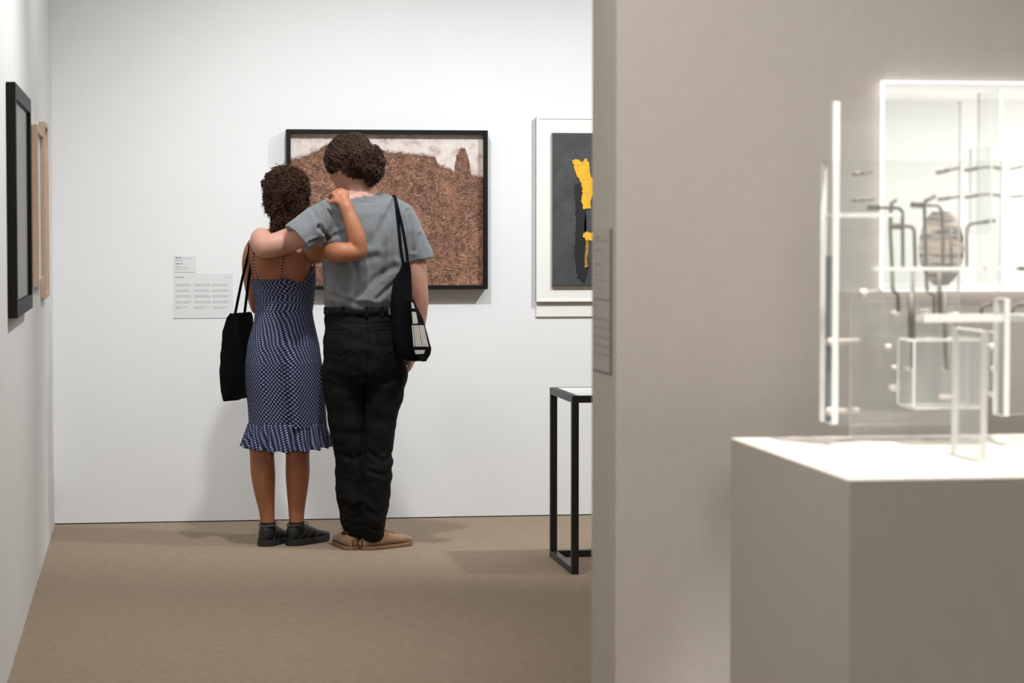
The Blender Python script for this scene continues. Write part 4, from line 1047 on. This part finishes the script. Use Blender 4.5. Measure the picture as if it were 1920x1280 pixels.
# t-shirt
fd = Field((onY(520, 600, YM).x, YM - .26, onY(680, 592, YM).z), (onY(820, 600, YM).x, YM + .2, onY(680, 335, YM).z), .0052)
tee = [rowm(383, 630, 742, .088, .005), rowm(400, 614, 757, .108), rowm(430, 605, 768, .124), rowm(470, 604, 768, .130, -.002), rowm(510, 606, 765, .126), rowm(545, 607, 760, .124, -.002), rowm(562, 606, 757, .124, -.004), rowm(572, 608, 755, .116), rowm(580, 611, 752, .106)]
SL = [pt(628, 408, YM, .070), pt(598, 418, YM - .035, .070), pt(568, 438, YM - .085, .065), pt(548, 454, YM - .12, .062)]
fd.chain(SL, kk=.02)
SR = [pt(748, 408, YM, .058), pt(762, 434, YM, .060), pt(775, 462, YM + .004, .060), pt(787, 494, YM + .008, .060)]
fd.chain(SR, kk=.02)
def hollow(A, B_, r, ext):
    A = np.array(A[:3]); B_ = np.array(B_[:3]); d = (B_ - A) / np.linalg.norm(B_ - A)
    m_ = .12; fd.plane(B_, d, np.minimum(B_, B_ + d * .1) - m_ * .75, np.maximum(B_, B_ + d * .1) + m_ * .75)
    fd.cone(B_ - d * .045, B_ + d * .05, r * .80, r, .004, True)
cutL = (onY(557, 448, YM - .105)); cutR = onY(784, 488, YM + .006)
# cuff planes
dL = Vector((-.78, -.42, -.46)).normalized()
dL = (Vector(onY(548, 452, YM - .12)) - Vector(onY(598, 420, YM - .035))).normalized(); dR = Vector((.20, 0, -.98))
def cuff(c, d, rin):
    c = np.array(c); d = np.array(d); fd.plane(c, d, c - .10, c + .10); fd.cone(c - d * .05, c + d * .06, rin * .82, rin * 1.02, .004, True)
dL = Vector((-.74, -.16, -.65)).normalized(); cuff(cutL, dL, .056); cuff(cutR, dR, .053)
fd.stack(tee, .02, 2.2)
fd.chain([pt(684, 384, YM + .005, .058), pt(650, 392, YM, .056), pt(622, 400, YM, .060)], kk=.03); fd.chain([pt(684, 384, YM + .005, .058), pt(722, 393, YM, .052), pt(750, 408, YM, .056)], kk=.03)
fd.cone(P3(681, 366, YM + .018), P3(675, 335, YM + .03), .053, .060, .006, True)
V, Fc = fd.mesh(2); Nn = normals(V, Fc)
def PL(*p): return [onY(x, y, YM) for x, y in p]
V = crease(V, Nn, [
    (PL((598, 384), (605, 402), (607, 425), (611, 448)), .010, .008), (PL((583, 395), (590, 410), (592, 430)), .006, .008), (PL((594, 425), (606, 440), (614, 446)), .012, .008),
    (PL((575, 455), (592, 448), (610, 444)), .010, .006), (PL((614, 446), (640, 436)), .006, .009),
    (PL((668, 366), (680, 372)), .002, .005), (PL((700, 376), (712, 370), (724, 372)), .002, .006),
    (PL((735, 380), (738, 430), (742, 480)), .004, .012), (PL((690, 455), (712, 420), (725, 400)), .005, .018), (PL((640, 520), (668, 490), (700, 480)), .005, .016),
    (PL((660, 560), (700, 520), (735, 500)), .006, .014), (PL((620, 552), (660, 566), (700, 572)), .006, .010), (PL((700, 560), (735, 530)), .006, .010), (PL((618, 500), (630, 530), (628, 560)), .004, .012),
    (PL((655, 470), (665, 520), (660, 555)), .005, .012), (PL((762, 395), (768, 430), (770, 470)), .006, .008), (PL((785, 440), (778, 470)), .004, .008)])
V = wrinkle(V, Nn, 14, .007, (1, 1, .5)); V = wrinkle(V, Nn, 38, .0022, (1, 1, .7), 3)
BT = bvh(V, Fc); mk('t_shirt', V, Fc, M['tee'], TM, True, origin=baseM); del fd
# neckband
mb = MB(); ctr = onY(681, 366, YM + .014); P = []
for i in range(33):
    a = 2 * math.pi * i / 32; P.append(ctr + Vector((.055 * math.cos(a), .052 * math.sin(a), -.022 * math.sin(a) - .004)))
mb.tube(P, .0065, n=8); mb.build('neckband', M['tee_rib'], TM, True, baseM)

# jeans
fd = Field((onY(585, 700, YM).x, YM - .22, .035), (onY(790, 700, YM).x, YM + .2, onY(680, 565, YM).z), .0055)
fd.stack([rowm(574, 611, 750, .104), rowm(590, 610, 752, .108), rowm(620, 608, 757, .122, -.006), rowm(655, 606, 762, .132, -.010), rowm(690, 607, 762, .126, -.008), rowm(715, 609, 758, .11)], .02, 2.4)
fd.chain([pt(643, 690, YM - .005, .090), pt(646, 740, YM, .084), pt(650, 790, YM, .076), pt(654, 840, YM, .066), pt(656, 880, YM, .062), pt(659, 930, YM, .062), pt(664, 970, YM, .052), pt(666, 995, YM, .046)], kk=.012)
fd.chain([pt(722, 690, YM - .01, .092), pt(718, 740, YM - .01, .086), pt(710, 790, YM - .01, .074), pt(705, 840, YM - .015, .070), pt(703, 880, YM - .02, .073), pt(700, 930, YM - .03, .067), pt(697, 970, YM - .03, .060), pt(696, 998, YM - .02, .052)], kk=.012)
V, Fc = fd.mesh(2); Nn = normals(V, Fc)
V = crease(V, Nn, [
    (PL((683, 580), (683, 640), (682, 700), (681, 760), (680, 860)), .006, .006),
    (PL((616, 618), (616, 655), (632, 668), (650, 655), (650, 618), (616, 618)), .003, .004), (PL((702, 618), (702, 655), (718, 668), (735, 655), (735, 618), (702, 618)), .003, .004),
    (PL((610, 598), (640, 604), (683, 606), (735, 602)), .003, .004), (PL((620, 700), (650, 712), (678, 705)), .004, .012), (PL((690, 708), (720, 716), (752, 700)), .004, .012),
    (PL((640, 850), (660, 860), (675, 850)), .004, .010), (PL((690, 845), (715, 862), (735, 850)), .005, .010), (PL((690, 880), (715, 888), (738, 875)), .005, .010),
    (PL((640, 940), (660, 952), (678, 942)), .006, .010), (PL((685, 950), (705, 964), (722, 950)), .005, .010), (PL((648, 975), (665, 984), (680, 978)), .004, .007), (PL((684, 980), (702, 990), (718, 978)), .004, .007)])
V = wrinkle(V, Nn, 11, .009, (1, 1, 1.4), 5); V = wrinkle(V, Nn, 34, .003, (1, 1, 1), 8)
BJ = bvh(V, Fc); mk('jeans', V, Fc, M['denim'], TM, True, origin=baseM); del fd
for (cx, cy, y, r) in ((666, 1000, YM, .050), (696, 1002, YM - .02, .056)):   # turned-up cuffs
    c = onY(cx, cy, y); MB().tube([c + Vector((0, 0, .030)), c + Vector((0, 0, .028)), c + Vector((0, 0, .01)), c + Vector((0, 0, -.008)), c + Vector((0, 0, -.010))], [r * .9, r, r * 1.03, r, r * .86], n=28, cap=False).build('trouser_cuff', M['denim'], TM, True, baseM)
# belt, loops and patch
mb = MB(); P = []; A = onY(610, 582, YM); B_ = onY(752, 582, YM); cxm = (A.x + B_.x) / 2; am = (B_.x - A.x) / 2 + .003
V = []; Fc = []
for i in range(64):
    a = 2 * math.pi * i / 64; ca, sa = math.cos(a), math.sin(a); x = cxm + am * math.copysign(abs(ca) ** .88, ca); y = YM - .0 + .110 * math.copysign(abs(sa) ** .88, sa)
    for (o_, z_) in ((0, -.018), (.004, -.016), (.004, .014), (0, .016)): V.append((x + ca * o_, y + sa * o_, A.z + z_))
for i in range(64):
    for j in range(3): a0 = i * 4 + j; b0 = ((i + 1) % 64) * 4 + j; Fc.append((a0, b0, b0 + 1, a0 + 1))
mk('belt', V, Fc, M['leather'], TM, True, origin=baseM)
for px in (640, 683, 712):
    xx = onY(px, 583, YM).x; sn = math.sqrt(max(0, 1 - abs((xx - cxm) / am) ** 2.27)) ** .88; y = YM - .110 * sn - .006
    MB().box((xx - .006, y - .002, A.z - .024), (xx + .006, y + .001, A.z + .020), bev=.0008).build('belt_loop', M['denim'], TM, False, baseM)
xx = onY(728, 580, YM).x; y = YM - .102; MB().box((xx - .010, y - .004, A.z - .016), (xx + .012, y, A.z + .014), bev=.001).build('leather_patch', M['patch'], TM, False, baseM)
# shoes
shoe('shoe', Vector((AML.x, AML.y, 0)) - DML * .07, DML, .29, .100, .088, TM, baseM, 'suede')
shoe('shoe', Vector((AMR.x, AMR.y, 0)) - DMR * .06, DMR, .29, .100, .088, TM, baseM, 'suede')
# hair
fd = Field((onY(590, 400, YM).x, YM - .2, 1.45), (onY(735, 400, YM).x, YM + .25, 1.90), .0055)
rM, fM, uM = bm_
for (px, py, dy, rx, ry, rz) in ((652, 292, .045, .090, .1, .088), (640, 300, .04, .066, .08, .075), (664, 282, .03, .07, .08, .07), (660, 314, -.005, .045, .05, .045), (672, 318, .0, .036, .045, .040)):
    fd.ell(P3(px, py, YM + dy), (rx, ry, rz), None, .02)
fd.ell(np.array(hcM + fM * .095 + uM * -.05), (.07, .07, .075), None, .015, True)
fd.ell(P3(630, 341, YM + .0), (.040, .10, .056), None, .012, True)
V, Fc = fd.mesh(1); Nn = normals(V, Fc); V = wrinkle(V, Nn, 30, .009, seed=2); V = wrinkle(V, Nn, 90, .004, seed=4)
mb = MB(); mb.raw(V, Fc, 0); roots = []; BH = bvh(V, Fc)
bun = onY(692, 305, YM - .05)
ok = [i for i in range(len(V)) if not ((Vector(V[i]) - onY(632, 346, YM)).length < .075)]
allr = [(V[i], Nn[i]) for i in (rng.choice(ok) for _ in range(3400))]
locks(mb, BH, allr, lambda q: (bun - q).normalized() + Vector((0, 0, -.15)), rng, length=(.04, .075), wave=(.0015, .0045), turns=(.8, 2.0), tr=(.0008, .0015), off=(.0, .006), m2=.38, ns=12)
for _ in range(260):
    i = rng.randrange(len(V))
    if (Vector(V[i]) - hcM).dot(fM) > .06 and (Vector(V[i]) - hcM).dot(uM) < .03: continue
    if (Vector(V[i]) - onY(632, 346, YM)).length < .075 or V[i][2] < onY(660, 332, YM).z: continue
    roots.append((V[i] - Nn[i] * .006, (Vector(Nn[i]) * .5 + Vector((.6, -.3, -.1))).normalized()))
curls(mb, roots, rng, length=(.03, .055), hr=(.003, .006), tr=(.0013, .0024), grav=.4, turns=(.5, 1.4), m2=.3)
mk('hair', mb.V, mb.F, [M['hair_m1'], M['hair_m2']], TM, True, midx=mb.m, origin=baseM)
# tied-back bunch
fd = Field((onY(640, 400, YM).x, YM - .2, 1.45), (onY(740, 400, YM).x, YM + .15, 1.85), .0055)
for (px, py, dy, r0) in ((668, 296, -.07, .030), (682, 292, -.06, .034), (697, 290, -.05, .038), (705, 305, -.05, .034), (700, 322, -.05, .034), (690, 312, -.06, .036), (676, 306, -.075, .026), (694, 334, -.05, .022)):
    fd.ell(P3(px, py, YM + dy), (r0, r0, r0), None, .012)
V, Fc = fd.mesh(1); Nn = normals(V, Fc); V = wrinkle(V, Nn, 40, .010, seed=9); V = wrinkle(V, Nn, 110, .005, seed=1)
mb = MB(); mb.raw(V, Fc, 0); BH = bvh(V, Fc); roots = []
locks(mb, BH, [(V[i], Nn[i]) for i in (rng.randrange(len(V)) for _ in range(1500))], lambda q: Vector((.3, 0, -1)), rng, length=(.02, .045), wave=(.003, .007), turns=(1, 2.4), tr=(.0008, .0016), off=(0, .007), m2=.38, ns=14)
for _ in range(520): i = rng.randrange(len(V)); roots.append((V[i] - Nn[i] * .004, Nn[i]))
curls(mb, roots, rng, length=(.018, .036), hr=(.003, .0065), tr=(.0012, .0022), grav=1.0, m2=.35)
for (px, py) in ((700, 335), (694, 338), (706, 328), (697, 340), (690, 338)):
    for q in range(4): curls(mb, [(onY(px + rng.uniform(-3, 3), py, YM - .05), (.1, -.2, -1))], rng, length=(.02, .035), hr=(.004, .006), tr=(.001, .0016), grav=1, spread=.2)
mk('hair_bunch', mb.V, mb.F, [M['hair_m1'], M['hair_m2']], TM, True, midx=mb.m, origin=baseM)

# man's tote bag with a print
YT = YM - .155
ob = Vector((onY(765, 600, YT).x, YT, onY(760, 680, YT).z))
TB = thing('tote_bag', ob, 'black tote bag with pale printed side under the arm in grey t-shirt', 'bag')
Vb, Qb = bag_sections(interp_secs([(492, 757, 767, .012), (505, 752, 769, .02), (525, 739, 771, .03), (560, 735, 773, .045), (600, 736, 777, .055), (640, 740, 790, .06), (660, 746, 797, .05), (672, 755, 800, .03), (677, 765, 798, .012)], YT, YT + .03), 'bag_body', TB, ob, M['canvas'], 48)
BB = bvh(Vb, Qb)
# printed fold facing right, hanging behind the main body
sec2 = interp_secs([(560, 768, 775, .012), (575, 769, 780, .02), (600, 770, 794, .022), (620, 770, 799, .028), (640, 771, 804, .03), (655, 774, 808, .03), (665, 778, 806, .026), (677, 790, 798, .012)], YT - .035, YT + .02, 30)
V2, Q2 = bag_sections(sec2, 'bag_fold', TB, ob, M['canvas'], 36, .7, .002); B2 = bvh(V2, Q2)
def decal(Bv, quads, name, matl, off=.0025):
    mb = MB()
    for poly in quads:
        # grid patch bilinear between 4 px corners
        a, b_, c, d = poly; n = 5; G = []
        for i in range(n + 1):
            for j in range(n + 1):
                u = i / n; v = j / n; x = (1 - u) * ((1 - v) * a[0] + v * d[0]) + u * ((1 - v) * b_[0] + v * c[0]); y = (1 - u) * ((1 - v) * a[1] + v * d[1]) + u * ((1 - v) * b_[1] + v * c[1])
                G.append(hit(Bv, x, y, off))
        if any(q is None for q in G): continue
        mb.raw(G, [(i * (n + 1) + j, (i + 1) * (n + 1) + j, (i + 1) * (n + 1) + j + 1, i * (n + 1) + j + 1) for i in range(n) for j in range(n)])
    if mb.V: mb.build(name, matl, TB, True, ob)
lt = []
for k in range(7):    # tall pale letter strokes
    u0 = .04 + k * .14; u1 = u0 + (.128 if k % 3 else .11)
    X = lambda u, y: (771 + (795 - 771) * u) if y < 630 else (774 + (804 - 774) * u)
    lt.append(((X(u0, 610), 609), (X(u1, 610), 610), (X(u1, 650), 650), (X(u0, 650), 649)))
decal(B2, lt, 'printed_letters', M['print'])
decal(B2, [((777, 656), (797, 656), (795, 663), (779, 664))], 'printed_block', M['print'])
decal(B2, [((772, 584), (780, 585), (784, 606), (774, 607))], 'printed_block', M['print'])
decal(B2, [((771, 566), (775, 568), (778, 578), (772, 578))], 'printed_block', M['print'])
# handle over the shoulder
for (pts) in ([(741, 371, -.06), (744, 392, -.145), (748, 430, -.160), (752, 470, -.162), (757, 497, -.16)], [(741, 371, -.06), (746, 392, -.145), (755, 430, -.160), (762, 470, -.162), (765, 497, -.16)]):
    P = [onY(736, 374, YM + .05), onY(737, 366, YM + .0)] + [onY(x, y, YM + d_) for x, y, d_ in pts]
    Q = spline([tuple(p) for p in P], 6); Vv = []; Ff = []
    for i, q in enumerate(Q):
        q = Vector(q)
        # keep the strap just outside the shirt
        nr_ = BT.find_nearest(q)
        if nr_[0] is not None and nr_[3] < .05:
            sd_ = (q - nr_[0]).dot(nr_[1])
            if sd_ < .005: q = nr_[0] + nr_[1] * .005
        tdir = Vector(Q[min(i + 1, len(Q) - 1)] - Q[max(i - 1, 0)]).normalized(); sd = Vector((1, .2, 0)); sd = (sd - tdir * sd.dot(tdir)).normalized(); n3 = tdir.cross(sd)
        for (a, b_) in ((-1, -1), (1, -1), (1, 1), (-1, 1)): Vv.append(q + sd * a * .0065 + n3 * b_ * .0015)
    for i in range(len(Q) - 1):
        for j in range(4): Ff.append((i * 4 + j, i * 4 + (j + 1) % 4, (i + 1) * 4 + (j + 1) % 4, (i + 1) * 4 + j))
    mk('handle', Vv, Ff, M['canvas'], TB, False, origin=ob)
print('BUILD', YB, FY, RY, PYn, PYf, PZ, YW, YM, NX0, NZ0, NZ1)
